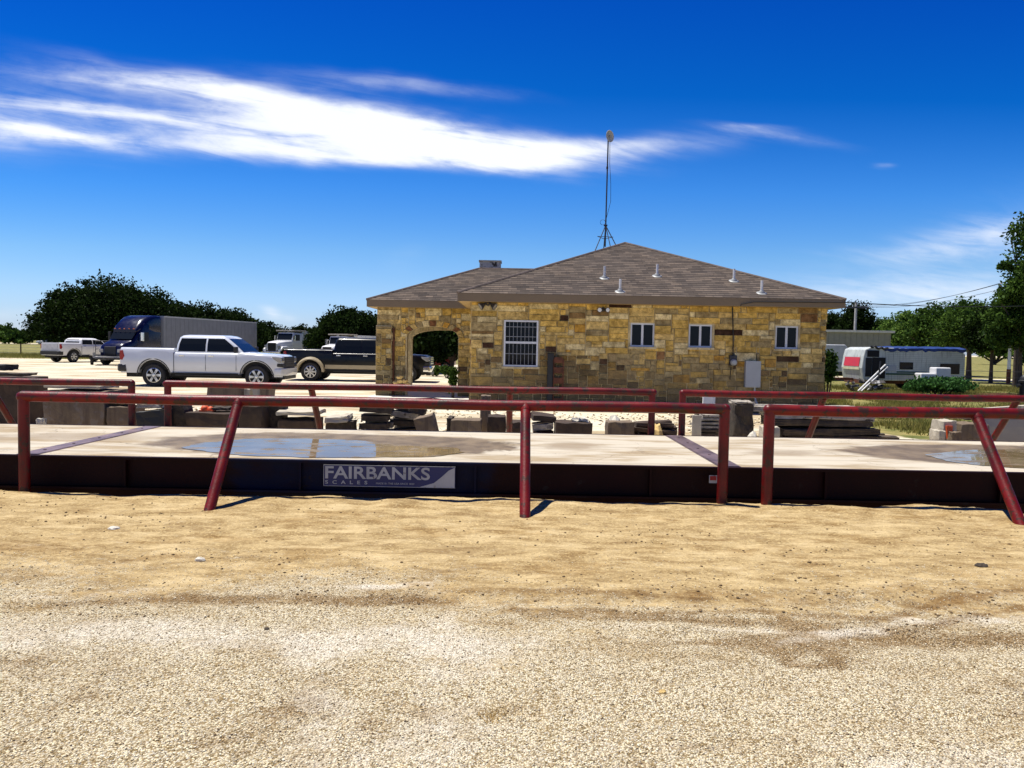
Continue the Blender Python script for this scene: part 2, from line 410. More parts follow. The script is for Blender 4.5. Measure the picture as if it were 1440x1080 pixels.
# brown damp patches and ruts in the gravel
def blob(cx, cy, rx, ry): return np.exp(-(((GX - cx) / rx) ** 2 + ((GY - cy) / ry) ** 2))
br = blob(-2.4, 3.9, .7, .35) * .55 + blob(-.35, 3.35, .4, .25) * .4 + blob(1.65, 4.3, .45, .22) * 1.0 + blob(2.6, 4.5, 1.2, .14) + blob(2.5, 3.6, .4, .5) * .55
br += blob(-1.2, 5.0, 1.6, .10) * .7 + blob(0.6, 3.02, .25, .12) * .6 + blob(1.2, 4.72, 1.2, .06) + blob(-4.2, 6.1, 1.5, .25) * .8 + blob(1.0, 5.2, 2.5, .12) * .8
br += blob(-.9, 3.3, .5, .4) * .35
def track(pts, w_):
    P_ = []
    for (px, py) in pts: d = ray(px, py); t = -HC / d.z; P_.append((d.x * t, t))
    out = np.full(GX.shape, 1e9)
    for (ax, ay_), (bx, by) in zip(P_[:-1], P_[1:]):
        L2 = (bx - ax) ** 2 + (by - ay_) ** 2; t = np.clip(((GX - ax) * (bx - ax) + (GY - ay_) * (by - ay_)) / L2, 0, 1)
        out = np.minimum(out, np.hypot(GX - ax - t * (bx - ax), GY - ay_ - t * (by - ay_)))
    return np.exp(-(out / w_) ** 2)
for pts, w_, a_ in (([(60, 852), (250, 842), (430, 848), (580, 846)], .09, .8), ([(720, 858), (900, 862), (1080, 860), (1250, 870), (1320, 846), (1440, 830)], .07, .9),
                    ([(1100, 868), (1130, 895), (1180, 935)], .045, 1.0), ([(1075, 895), (1110, 935), (1185, 938)], .035, .9), ([(1130, 880), (1230, 895), (1300, 880), (1440, 852)], .06, .9),
                    ([(1310, 1045), (1262, 1000), (1240, 960)], .06, .5), ([(900, 905), (1040, 900)], .04, .6), ([(0, 1060), (80, 990), (160, 960)], .16, .45), ([(300, 1040), (420, 1000), (430, 960)], .16, .45), ([(960, 1050), (1000, 1055)], .03, .8), ([(0, 800), (150, 790), (260, 780)], .12, .5)):
    br += track(pts, w_) * a_
at3 = me.attributes.new('brown', 'FLOAT', 'POINT'); at3.data.foreach_set('value', np.clip(br, 0, 1).ravel().astype(np.float32))
pale = blob(-2.2, 4.3, 1.9, .30) * .6 + blob(-.25, 4.2, .5, .3) * .7 + blob(-.25, 3.5, .22, .7) * .6 + blob(1.8, 3.0, 1.0, .3) * .4 + blob(1.5, 4.6, .9, .05) * .8 + blob(3.2, 4.8, .8, .1) * .8 + blob(-1.0, 5.25, .7, .06) * .8
pale += track([(440, 1085), (448, 1000), (462, 920), (520, 890), (620, 875)], .20) * .55 + track([(0, 905), (150, 885), (330, 890), (440, 900)], .26) * .42 + track([(1090, 905), (1180, 888), (1290, 872)], .07) * .6 + track([(500, 828), (600, 820)], .07) * .5
pale += track([(560, 1040), (760, 1060), (900, 1080)], .3) * .35 + track([(1240, 1080), (1440, 1060)], .2) * .4 + track([(0, 845), (200, 830)], .08) * .4
at4 = me.attributes.new('pale', 'FLOAT', 'POINT'); at4.data.foreach_set('value', np.clip(pale, 0, 1).ravel().astype(np.float32))

gm = bpy.data.materials.new('sandy_ground'); gm.use_nodes = True; T = NT(gm.node_tree); b = T.n['Principled BSDF']
pos = T.new('ShaderNodeTexCoord').outputs['Object']
A = lambda n: T.new('ShaderNodeAttribute', attribute_name=n).outputs['Fac']
big = T.noise(pos, 0.7, 6, 0.6); mid = T.noise(T.scale(pos, 1, 2.2, 1), 3.2, 7, 0.65); fine = T.noise(pos, 38, 5, 0.7); fine2 = T.noise(pos, 130, 3, 0.7)
sand = T.mix(T.smooth(mid, 0.34, 0.66), (0.27, 0.180, 0.075), (0.49, 0.365, 0.18))
sand = T.mix(T.smooth(fine, 0.50, 0.66, 0, 0.75), sand, (0.68, 0.52, 0.25))
sand = T.mix(T.smooth(T.noise(T.scale(pos, 1, 1.8, 1), 26, 6, 0.75), 0.55, 0.66, 0, 0.75), sand, (0.17, 0.105, 0.04))
sand = T.mix(T.smooth(T.noise(T.scale(pos, 1, 2.2, 1), 6, 9, 0.8), 0.60, 0.68, 0, 0.8), sand, (0.10, 0.06, 0.022))
lg = T.noise(T.scale(pos, 1, 2.4, 1), 1.3, 8, 0.7)
sand = T.mix(T.smooth(lg, 0.50, 0.66, 0, 0.65), sand, (0.64, 0.50, 0.27)); sand = T.mix(T.smooth(lg, 0.46, 0.34, 0, 0.6), sand, (0.21, 0.130, 0.052))
# gravel: voronoi pebbles
vo = T.new('ShaderNodeTexVoronoi', ins={'Vector': pos, 'Scale': 95.0, 'Randomness': 1.0})
vo2 = T.new('ShaderNodeTexVoronoi', ins={'Vector': pos, 'Scale': 150.0, 'Randomness': 1.0})
pc = T.new('ShaderNodeSeparateColor', ins={0: vo.outputs['Color']}).outputs[0]
pc2 = T.new('ShaderNodeSeparateColor', ins={0: vo2.outputs['Color']}).outputs[1]
peb = T.mix(T.smooth(pc, .12, .8), (0.33, 0.24, 0.11), (0.92, 0.81, 0.55))
peb = T.mix(T.smooth(pc2, 0.75, 0.9, 0, 0.7), peb, (0.86, 0.82, 0.70))
peb = T.mix(T.smooth(vo.outputs['Distance'], 0.52, 0.76, 0, 0.85), peb, (0.22, 0.15, 0.07))
gsel = T.smooth(T.math('ADD', A('gravel'), T.math('MULTIPLY', T.math('SUBTRACT', T.noise(pos, 9, 9, 0.8), 0.5), 3.0)), 0.1, 0.95)
c = T.mix(gsel, sand, peb)
c = T.mix(T.smooth(T.noise(T.scale(pos, 1, 1.5, 1), .9, 9, .75), .50, .62, 0, .6), c, T.mix(1.0, c, (.66, .56, .42), 'MULTIPLY'))
br_ = T.smooth(T.math('ADD', A('brown'), T.math('MULTIPLY', T.math('SUBTRACT', T.noise(pos, 5, 9, 0.8), 0.5), 2.6)), 0.25, 1.1, 0, 0.85)
c = T.mix(br_, c, T.mix(1.0, c, (0.46, 0.35, 0.23), 'MULTIPLY'))
pa_ = T.smooth(T.math('ADD', A('pale'), T.math('MULTIPLY', T.math('SUBTRACT', T.noise(pos, 3.2, 9, 0.8), 0.5), 3.4)), 0.25, 1.3, 0, 0.7)
c = T.mix(pa_, c, T.mix(pc, (0.62, 0.54, 0.40), (0.90, 0.85, 0.72)))
# the yard beyond the scale is pale crushed limestone
py_ = T.new('ShaderNodeSeparateXYZ', ins={0: pos})
yard = T.smooth(py_.outputs[1], 11.0, 13.0)
yc = T.mix(T.smooth(T.noise(T.scale(pos, 0.35, 1, 1), 0.8, 6, 0.6), 0.35, 0.6), (0.40, 0.31, 0.18), (0.68, 0.62, 0.47))
yc = T.mix(T.smooth(T.noise(pos, 14, 6, 0.7), 0.52, 0.66, 0, 0.6), yc, (0.25, 0.20, 0.13))
c = T.mix(yard, c, yc)
gr = T.mix(T.smooth(T.noise(pos, 1.2, 7, 0.7), 0.35, 0.65), (0.10, 0.12, 0.03), (0.30, 0.25, 0.09))
gs = T.smooth(T.math('ADD', A('grass'), T.math('MULTIPLY', T.math('SUBTRACT', T.noise(pos, 2.5, 6, 0.7), 0.5), 0.9)), 0.38, 0.62)
c = T.mix(gs, c, gr)
T.put(b.inputs['Base Color'], c); b.inputs['Roughness'].default_value = 0.95; b.inputs['Specular IOR Level'].default_value = 0.15
pebh = T.math('MULTIPLY', T.smooth(vo.outputs['Distance'], 0.0, 0.7, 1, 0), T.math('MULTIPLY', gsel, T.smooth(py_.outputs[1], 7, 10, 1, 0)))
hh = T.math('ADD', T.math('MULTIPLY', pebh, 0.55), T.math('ADD', T.math('MULTIPLY', fine, 0.5), T.math('MULTIPLY', T.noise(pos, 11, 6, 0.7), 1.1)))
T.put(b.inputs['Normal'], T.bump(hh, 1.0, 0.02))
me.materials.append(gm)
go = bpy.data.objects.new('ground', me); col.objects.link(go); go['kind'] = 'structure'

# loose pebbles: real stones over the gravel, dense near the lens
def pebbles(n, xr, yr, smin, smax, seed, name, material, dens=None):
    rs = np.random.RandomState(seed)
    x = rs.uniform(*xr, n); y = yr[0] + (yr[1] - yr[0]) * rs.rand(n) ** 1.4
    keep = np.abs(x) < y * 0.74 + 0.3; x, y = x[keep], y[keep]
    if dens is not None: k = rs.rand(len(x)) < dens(x, y); x, y = x[k], y[k]
    n = len(x); s_ = smin + (smax - smin) * rs.rand(n) ** 2.6
    z = height(x, y)
    base = np.array([[1, 0, 0], [0, 1, 0], [-1, 0, 0], [0, -1, 0], [0, 0, 1], [0, 0, -1]], float)
    tri = [(0, 1, 4), (1, 2, 4), (2, 3, 4), (3, 0, 4), (1, 0, 5), (2, 1, 5), (3, 2, 5), (0, 3, 5)]
    P_ = base[None] * rs.uniform(0.6, 1.3, (n, 6, 1)) * s_[:, None, None]
    P_[:, :, 2] *= 0.6
    th = rs.rand(n) * 6.28; c_, s2 = np.cos(th), np.sin(th)
    X = P_[:, :, 0] * c_[:, None] - P_[:, :, 1] * s2[:, None]; Y = P_[:, :, 0] * s2[:, None] + P_[:, :, 1] * c_[:, None]
    P_ = np.stack([X + x[:, None], Y + y[:, None], P_[:, :, 2] + (z + s_ * 0.25)[:, None]], -1)
    me = bpy.data.meshes.new(name)
    me.vertices.add(n * 6); me.vertices.foreach_set('co', P_.astype(np.float32).ravel())
    t = (np.array(tri)[None] + np.arange(n)[:, None, None] * 6).reshape(-1, 3)
    me.loops.add(t.size); me.loops.foreach_set('vertex_index', t.astype(np.int32).ravel())
    me.polygons.add(len(t)); me.polygons.foreach_set('loop_start', np.arange(0, t.size, 3, dtype=np.int32))
    me.update(calc_edges=True); me.materials.append(material)
    o = bpy.data.objects.new(name, me); col.objects.link(o); return o
pm = bpy.data.materials.new('pebble_stone'); pm.use_nodes = True; T = NT(pm.node_tree); b = T.n['Principled BSDF']
rp = T.new('ShaderNodeNewGeometry').outputs['Random Per Island']
c = T.mix(T.smooth(rp, .1, .8), (0.36, 0.26, 0.12), (0.90, 0.80, 0.56)); c = T.mix(T.smooth(T.math('FRACT', T.math('MULTIPLY', rp, 37.3)), 0.86, 0.9), c, (0.14, 0.09, 0.05))
T.put(b.inputs['Base Color'], c); b.inputs['Roughness'].default_value = 0.9
o = pebbles(130000, (-4.2, 4.2), (2.5, 6.2), 0.0018, 0.0068, 5, 'gravel', pm, lambda x, y: 1 - sstep(y + 2.0 * (fbm(x * 0.8 + 3, y * 1.5) - .5), 4.2, 6.2) * 0.95)
tag(o, 'pale crushed limestone gravel covering the foreground', 'gravel', kind='stuff')
dm = mat('dirt_crumb', (0.20, 0.13, 0.06), 0.95, 0, 0.5, 6)
o = pebbles(7000, (-6.4, 6.4), (4.6, 8.3), 0.003, 0.015, 9, 'dirt_crumbs', dm, lambda x, y: 0.15 + 0.85 * (fbm(x * .8, y * 2.2) > .52))
tag(o, 'brown crumbs of dirt scattered over the tan sand', 'dirt', kind='stuff')
o = pebbles(9000, (-10, 12), (12.5, 20), 0.01, 0.05, 11, 'yard_rubble', pm, lambda x, y: (fbm(x * .6, y * .6) > .42) * (1 - (x > 7.6) * (y > 14.8)))
tag(o, 'pale limestone rubble strewn between the scale and the stone building', 'rubble', kind='stuff')

# single stones and tufts in the foreground
def rock(name, px, py, size, material, label, cat='rock', seed=1):
    d = ray(px, py); t = -HC / d.z; p = Vector((d.x * t, t, 0))
    z = float(height(np.array([p.x]), np.array([p.y]))[0])
    rnd = random.Random(seed); mb = MB(); mb.sphere((0, 0, 0), 1, 9, 6)
    mb.v = [(a * size[0] * rnd.uniform(.8, 1.2), b_ * size[1] * rnd.uniform(.8, 1.2), max(-.3, c_ + .2) * size[2] * rnd.uniform(.8, 1.15)) for a, b_, c_ in mb.v]
    o = mb.build(name, material); o.location = (p.x, p.y, z); return tag(o, label, cat)
rock('rock', 160, 742, (.055, .04, .022), M_rock, 'pale flat rock on the sand below the left slanted brace', seed=2)
rock('rock', 281, 787, (.04, .03, .025), M_rock, 'small pale angular rock alone in the brown sand at left', seed=3)
rock('rock', 1380, 797, (.055, .03, .022), M_darkrock, 'dark brown chunk on the sand near the right edge', seed=4)
rock('rock', 932, 975, (.018, .016, .012), M_ochre, 'single yellow pebble in the white gravel', 'pebble', seed=5)
rock('rock', 375, 884, (.018, .012, .01), M_darkrock, 'small dark stone in the gravel at left', 'pebble', seed=6)
def tuft(px, py, label, n=60, h=.05, spread=.07, name='grass_tuft', m_=None):
    d = ray(px, py); t = -HC / d.z; rnd = random.Random(px); mb = MB()
    for i in range(n):
        a = rnd.uniform(0, 6.28); r = rnd.random() * spread; x, y = math.cos(a) * r, math.sin(a) * r; L = h * rnd.uniform(.4, 1.2); q = rnd.uniform(-1, 1) * L, rnd.uniform(-1, 1) * L
        w_ = .0022; mb.add([(x - w_, y, 0), (x + w_, y, 0), (x + q[0], y + q[1], L * .7)], [(0, 1, 2)])
    o = mb.build(name, m_ or M_dry, recalc=False); o.location = (d.x * t, t, 0.0); return tag(o, label, 'grass tuft')
tuft(693, 1008, 'dry straw coloured grass tuft in the pale gravel')
tuft(330, 818, 'small reddish dead weed on the sand at left', 30, .035, .05)
tuft(15, 848, 'rusty brown dead weed at the left edge', 30, .035, .07)

# ================================================================== WEIGHBRIDGE
DZ = 0.35; Y0, Y1 = 8.75, 11.87
wb = thing('truck_scale', 'long low truck scale with pale concrete deck and maroon steel sides', 'truck scale', (0, Y0, 0))
WO = (0, Y0, 0)
dk = bpy.data.materials.new('deck_concrete'); dk.use_nodes = True; T = NT(dk.node_tree); b = T.n['Principled BSDF']
pos = T.new('ShaderNodeTexCoord').outputs['Object']; pz = T.new('ShaderNodeSeparateXYZ', ins={0: pos})
n = T.noise(T.scale(pos, 0.5, 1.8, 1), 1.6, 7, 0.6); fn = T.noise(pos, 45, 5, 0.7)
c = T.mix(T.smooth(n, 0.44, 0.66), (0.52, 0.465, 0.36), (0.33, 0.25, 0.145))
c = T.mix(T.smooth(fn, 0.55, 0.75, 0, 0.5), c, (0.40, 0.35, 0.27))
c = T.mix(T.smooth(T.noise(pos, 16, 6, 0.75), 0.66, 0.72, 0, 0.7), c, (0.24, 0.19, 0.13))
c = T.mix(T.smooth(T.noise(T.scale(pos, 0.12, 5, 1), 1.5, 7, 0.65), 0.52, 0.66, 0, .45), c, (0.25, 0.20, 0.14))   # tyre tracks along the deck
ck = T.new('ShaderNodeTexVoronoi', feature='DISTANCE_TO_EDGE', ins={'Vector': T.vmath('ADD', pos, T.vmath('MULTIPLY', T.noise(pos, 3, 5, .6, 0, 'Color'), (.5, .5, 0))), 'Scale': .55}).outputs['Distance']
c = T.mix(T.smooth(ck, .004, .0, 0, .6), c, (.12, .09, .06))
# mud / wet patches given as ellipses with ragged edges (x, y local, rx, ry)
wn = T.vmath('MULTIPLY', T.vmath('SUBTRACT', T.noise(pos, 2.2, 6, 0.6, 0, 'Color'), (.5, .5, .5)), (1.3, 0.5, 0))
pw = T.vmath('ADD', pos, wn)
def wetmask(lst, hard=0.25):
    tot = None
    for (x0, x1, ya, yb) in lst:
        v = T.vmath('MULTIPLY', T.vmath('SUBTRACT', pw, ((x0 + x1) / 2, (ya + yb) / 2, 0)), (2 / (x1 - x0), 2 / (yb - ya), 0))
        g = T.smooth(T.vmath('LENGTH', v), 1 - hard, 1.0, 1, 0)
        tot = g if tot is None else T.math('MAXIMUM', tot, g)
    return tot
wet = wetmask([(-4.9, -.4, .15, 2.75), (-2.9, .15, .45, 2.55), (4.2, 9.5, .35, 2.7), (5.6, 13, .1, 2.95), (-14, -8.5, .3, 2.6)], .15)
damp = wetmask([(.25, 1.45, 1.0, 2.3), (-7.4, -4.4, 1.1, 2.4), (2.9, 4.4, .9, 1.8), (-7.6, -6.4, .6, 2.0)], .7)
wetc = T.mix(T.smooth(T.noise(pos, 3, 6, .6), .35, .65), (0.12, 0.085, 0.048), (0.21, 0.155, 0.09))
c = T.mix(T.math('MULTIPLY', damp, 0.7), c, (0.27, 0.21, 0.14))
c = T.mix(wet, c, wetc)
T.put(b.inputs['Base Color'], c)
T.put(b.inputs['Roughness'], T.math('SUBTRACT', 0.92, T.math('MULTIPLY', wet, 0.35)))
T.put(b.inputs['Normal'], T.bump(T.math('ADD', fn, T.noise(pos, 120, 3)), 0.35, 0.01))
mb = MB()
JX = [-5.55, 2.52, 10.6]
ends = [-13.6] + JX + [14.0]
for i in range(len(ends) - 1): mb.box(ends[i] + (.0 if i == 0 else .13), ends[i + 1] - .13, Y0 + .02, Y1 - .02, DZ - .16, DZ)
mb.build('deck', dk, wb, off=WO, bevel=.006)
for jx in JX:
    mb = MB(); mb.box(jx - .11, jx + .11, Y0 + .025, Y1 - .025, DZ - .03, DZ + .008); mb.box(jx - .128, jx - .114, Y0 + .02, Y1 - .02, DZ - .03, DZ + .004); mb.box(jx + .114, jx + .128, Y0 + .02, Y1 - .02, DZ - .03, DZ + .004)
    for k in range(5): mb.tube([(jx, Y0 + .35 + k * .6, DZ + .005), (jx, Y0 + .35 + k * .6, DZ + .016)], .018, 8)
    mb.build('joint_plate', M_steel, wb, off=WO)
def side_beam(y, s):
    mb = MB(); a, c_ = -13.6, 14.0
    mb.box(a, c_, y, y + s * .02, -.32, DZ - .004)               # web
    mb.box(a, c_, y - s * .06, y + s * .015, DZ - .03, DZ + .001)  # top flange lip
    mb.box(a, c_, y - s * .09, y + s * .02, -.02, .005)          # lower ledge
    for k in range(14): xx = a + 1.2 + k * 2.0; mb.box(xx - .012, xx + .012, y - s * .055, y + s * .01, .005, DZ - .03)
    return mb
sm = bpy.data.materials.new('scale_side_paint'); sm.use_nodes = True; T = NT(sm.node_tree); b = T.n['Principled BSDF']
pos = T.new('ShaderNodeTexCoord').outputs['Object']
px_ = T.new('ShaderNodeSeparateXYZ', ins={0: pos}).outputs[0]
c = T.mix(T.noise(pos, 2.5, 6), (0.0045, 0.001, 0.001), (0.022, 0.0018, 0.0018))
bz = T.math('ADD', T.smooth(T.math('ABSOLUTE', T.math('SUBTRACT', px_, -1.7)), 1.3, 2.0, .55, 0), T.math('MULTIPLY', T.noise(T.scale(pos, 1.5, 1, 3), 2.2, 5, .6), .5))
c = T.mix(T.smooth(bz, .6, .85), c, (0.003, 0.005, 0.024))
c = T.mix(T.smooth(T.noise(pos, 11, 8, .75), .64, .70), c, (0.035, 0.022, 0.02))
c = T.mix(T.smooth(T.noise(pos, 4, 8, .7), .6, .68), c, (0.02, 0.012, 0.010))
T.put(b.inputs['Base Color'], c); b.inputs['Roughness'].default_value = 0.6; b.inputs['Specular IOR Level'].default_value = .15; T.put(b.inputs['Normal'], T.bump(T.noise(pos, 30, 4), .3, .01))
side_beam(Y0, 1).build('side_beam', sm, wb, off=WO)
side_beam(Y1, -1).build('side_beam', sm, wb, off=WO)
# sign on the side
def on_side(px, py): return at(px, py, Y0 - .07)
a0, a1 = on_side(455, 653), on_side(640, 682.5)
sx0, sx1, sz1, sz0 = a0.x, a1.x, (a0.z - .002), a0.z - .247
sg = MB(); sg.box(sx0, sx1, Y0 - .066, Y0 - .060, sz0, sz1); sign = sg.build('sign', M_signb, wb, off=WO)
SW, SH = sx1 - sx0, sz1 - sz0
yy = Y0 - .070
def sign_text(txt, size, x, z, wfit, name, spacing=1.0, offset=0.0):
    vs, fs = text_mesh(txt, size, spacing, offset); mx = max(q[0] for q in vs); mn = min(q[0] for q in vs); k = wfit / (mx - mn)
    vs = [(x + (q[0] - mn) * k, yy - .001 - q[2], z + q[1]) for q in vs]
    mb = MB(); mb.add(vs, fs); return mb.build(name, M_signw, sign, off=WO)
sign_text('FAIRBANKS', .195, sx0 + .02, sz0 + .092, SW * .795, 'lettering', 1.0, .004)
sign_text('SCALES', .055, sx0 + .02, sz0 + .028, SW * .32, 'lettering', 2.2, .001)
sign_text('MADE IN THE USA SINCE 1830', .030, sx0 + SW * .40, sz0 + .030, SW * .29, 'lettering')
mb = MB(); poly = [(sx1 - SW * .27, sz0 + .006), (sx1 - SW * .16, sz0 + .055), (sx1 - SW * .10, sz0 + .13), (sx1 - SW * .05, sz0 + .20), (sx1 - .006, sz1 - .010), (sx1 - .006, sz0 + .006)]
mb.prism(poly, yy, yy + .006); mb.build('swoosh', M_signw, sign, off=WO)
mb = MB()
for (xa, xb, za, zb_) in ((sx0, sx1, sz0, sz0 + .005), (sx0, sx1, sz1 - .005, sz1), (sx0, sx0 + .005, sz0 + .006, sz1 - .006)): mb.box(xa, xb, yy - .001, yy + .004, za, zb_)
mb.build('border', M_signw, sign, off=WO)
q = on_side(1003, 674); mb = MB(); mb.box(q.x - .045, q.x + .045, Y0 - .064, Y0 - .058, q.z - .045, q.z + .045); st_ = mb.build('sticker', M_signw, wb, off=WO)
mb = MB(); mb.box(q.x - .036, q.x + .036, Y0 - .068, Y0 - .063, q.z - .012, q.z + .036); mb.build('red_field', mat('sticker_red', (.35, .02, .02), .5), st_, off=WO)

# standing water on the deck
wm = bpy.data.materials.new('puddle_water'); wm.use_nodes = True; T = NT(wm.node_tree); b = T.n['Principled BSDF']
pos = T.new('ShaderNodeTexCoord').outputs['Object']
T.put(b.inputs['Base Color'], T.mix(T.smooth(T.noise(pos, 1.8, 5), .35, .65), (0.17, 0.125, 0.065), (0.25, 0.195, 0.12)))
mud = T.smooth(T.noise(T.scale(pos, 1, 2, 1), 2.6, 7, .65), .50, .62); T.put(b.inputs['Roughness'], T.math('ADD', .03, T.math('MULTIPLY', mud, .35))); b.inputs['IOR'].default_value = 1.333; T.put(b.inputs['Specular IOR Level'], T.math('SUBTRACT', .5, T.math('MULTIPLY', mud, .35)))
T.put(b.inputs['Normal'], T.bump(T.noise(T.scale(pos, 1, 3, 1), 5, 3), 0.05, 0.002))
def puddle(pts, label):
    P_ = []
    for (px, py) in pts:
        d = ray(px, py); t = (DZ + .006 - HC) / d.z; P_.append(Vector((d.x * t, t)))
    rnd = random.Random(len(pts)); out = []
    for i in range(len(P_)):
        a, b_ = P_[i], P_[(i + 1) % len(P_)]; L = (b_ - a).length; k = max(2, int(L / .05)); nrm = Vector((-(b_ - a).y, (b_ - a).x)).normalized()
        for j in range(k):
            t = j / k; p = a.lerp(b_, t); off = (float(fbm(np.array([p.x * 3.]), np.array([p.y * 6.]))[0]) - .47) * .16
            out.append((p.x + nrm.x * off, p.y + nrm.y * off, DZ + .006))
    me = bpy.data.meshes.new('puddle'); bm = bmesh.new(); f = bm.faces.new([bm.verts.new(q) for q in out])
    bmesh.ops.triangulate(bm, faces=[f]); bmesh.ops.recalc_face_normals(bm, faces=bm.faces)
    if sum(q.normal.z for q in bm.faces) < 0: bmesh.ops.reverse_faces(bm, faces=bm.faces)
    bm.to_mesh(me); bm.free(); me.materials.append(wm)
    o = bpy.data.objects.new('puddle', me); col.objects.link(o); o['kind'] = 'structure'; return o
puddle([(255, 629), (290, 622), (345, 617), (430, 616.5), (500, 619), (560, 626), (640, 630), (655, 636), (610, 642), (520, 643.5), (430, 643), (345, 640), (290, 635)], '')
puddle([(1300, 639), (1350, 634), (1420, 631), (1520, 632), (1640, 640), (1600, 664), (1440, 658), (1380, 655), (1330, 648)], '')

# ================================================================== GUARD RAILS
def rail(label, x0, x1, y, z, r, bdir, braces, posts, group, ends_=True):
    root = thing('guard_rail', label, 'guard rail', (x0, y, 0), 0, group); O = (x0, y, 0)
    mb = MB(); n = 14
    k = max(4, int((x1 - x0) / .8)); pts = [(x0 + (x1 - x0) * i / k, y, z + .006 * math.sin(i * 1.7 + x0)) for i in range(k + 1)]
    mb.tube(pts, r, 20); mb.sphere((x0, y, z), r * 1.0, 16, 10); mb.sphere((x1, y, z), r * 1.0, 16, 10)
    mb.build('top_rail', M_red, root, True, off=O)
    for p in posts:
        mb = MB(); mb.tube([(p, y, -.42), (p, y, z - .004)], r * .98, 20)
        mb.build('post', M_red, root, True, off=O)
    for p in braces:
        mb = MB(); foot = Vector((p, y - bdir * .92, -.12)); top = Vector((p, y, z + .004)); mb.tube([foot, top], r * .93, 20)
        wv_ = (top - foot).normalized(); mb.tube([top - wv_ * (r * 1.35), top - wv_ * (r * .9)], [r * .98, r * 1.03], 20)
        mb.build('brace', M_red, root, True, off=O)
    return root
GN = 'near guard rails in front of the scale'; GF = 'guard rails along the far side of the scale'
YN = 8.42
rail('front red pipe guard rail with two slanted braces either side of the blue sign', gx(31, YN, 1.04), gx(1020, YN, 1.04), YN, 1.04, 0.059, 1, [gx(336, YN, 1.04), gx(739, YN, 1.04)], [gx(34, YN, .5), gx(1017, YN, .5)], GN)
xb = gx(1081, YN, 1.04)
rail('red pipe guard rail at the right front with one slanted brace at the frame edge', xb, xb + 7.6, YN, 1.04, .061, 1, [gx(1372, YN, 1.04), xb + 5.4], [xb + .01, xb + 7.6], GN)
YF = 12.15
rail('red pipe guard rail behind the scale at far left ending beside the white pickup wheel', gx(185, YF, 1.) - 7.6, gx(185, YF, 1.), YF, 1.0, .055, -1, [gx(185, YF, 1.) - 5.3, gx(185, YF, 1.) - 2.3], [gx(185, YF, 1.) - 7.6, gx(185, YF, 1.)], GF)
rail('long red pipe guard rail behind the scale running past the stone arch', gx(234, YF, 1.), gx(919, YF, 1.), YF, 1.0, .055, -1, [gx(437, YF, 1.), gx(717, YF, 1.)], [gx(236, YF, .5), gx(916, YF, .5)], GF)
xb = gx(960, YF, 1.)
rail('red pipe guard rail behind the scale at right below the travel trailer', xb, xb + 7.9, YF, 1.0, .055, -1, [gx(1160, YF, 1.), gx(1432, YF, 1.)], [xb, xb + 7.9], GF)
# ================================================================== STONE BUILDING
YW = 21.0                       # front wall plane
zf = YW / F
def wall_pt(px, py, Y=YW): return at(px, py, Y)
XL, XR = wall_pt(662, 500).x, wall_pt(1160, 500).x
EZ = wall_pt(900, 429).z       # wall top / fascia bottom
stone = bpy.data.materials.new('limestone_blocks'); stone.use_nodes = True; T = NT(stone.node_tree); b = T.n['Principled BSDF']
pos = T.new('ShaderNodeTexCoord').outputs['Object']
vc = T.new('ShaderNodeAttribute', attribute_name='stone').outputs['Color']
c = T.mix(T.smooth(T.noise(pos, 7, 7, .65), .3, .7), T.mix(1.0, vc, (.55, .50, .42), 'MULTIPLY'), T.mix(1.0, vc, (1.3, 1.28, 1.2), 'MULTIPLY'))
c = T.mix(T.smooth(T.noise(pos, 26, 7, .7), .54, .66, 0, .65), c, T.mix(1.0, vc, (.32, .25, .17), 'MULTIPLY'))
zz = T.new('ShaderNodeSeparateXYZ', ins={0: pos}).outputs[2]
# splash and lichen staining on the lower courses
stn = T.smooth(T.math('ADD', zz, T.math('MULTIPLY', T.noise(T.scale(pos, 1, 1, .5), 1.6, 7, .65), 2.4)), 1.5, 3.1, .80, 0)
c = T.mix(stn, c, T.mix(T.noise(pos, 5, 5, .7), (.085, .065, .035), (.27, .21, .11)))
T.put(b.inputs['Base Color'], c); b.inputs['Roughness'].default_value = .9; b.inputs['Specular IOR Level'].default_value = .2
T.put(b.inputs['Normal'], T.bump(T.math('ADD', T.noise(pos, 22, 7, .7), T.noise(pos, 6, 5, .6)), .9, .03))
mortar = mat('mortar', (0.55, 0.44, 0.24), 0.95, 0, 0.25, 5, 0.4, 40, streak=((.12, .10, .07), .4))
def pick(rnd, zrel):
    r = rnd.random(); low = zrel < .52
    if r < (.26 if low else .46): q = (.72, .52, .20) if rnd.random() < .6 else (.80, .66, .36)
    elif r < (.48 if low else .72): q = (.70, .47, .13)
    elif r < (.60 if low else .80): q = (.66, .37, .07) if rnd.random() < .35 else (.70, .48, .14)
    elif r < (.87 if low else .955): q = (.44, .34, .17)
    elif r < (.94 if low else .97): q = (.30, .19, .08)
    else: q = (.07, .035, .022) if rnd.random() < (.85 if low else .5) else (.30, .16, .07)
    k = rnd.uniform(.82, 1.12); return tuple(min(.9, v * k) for v in q)
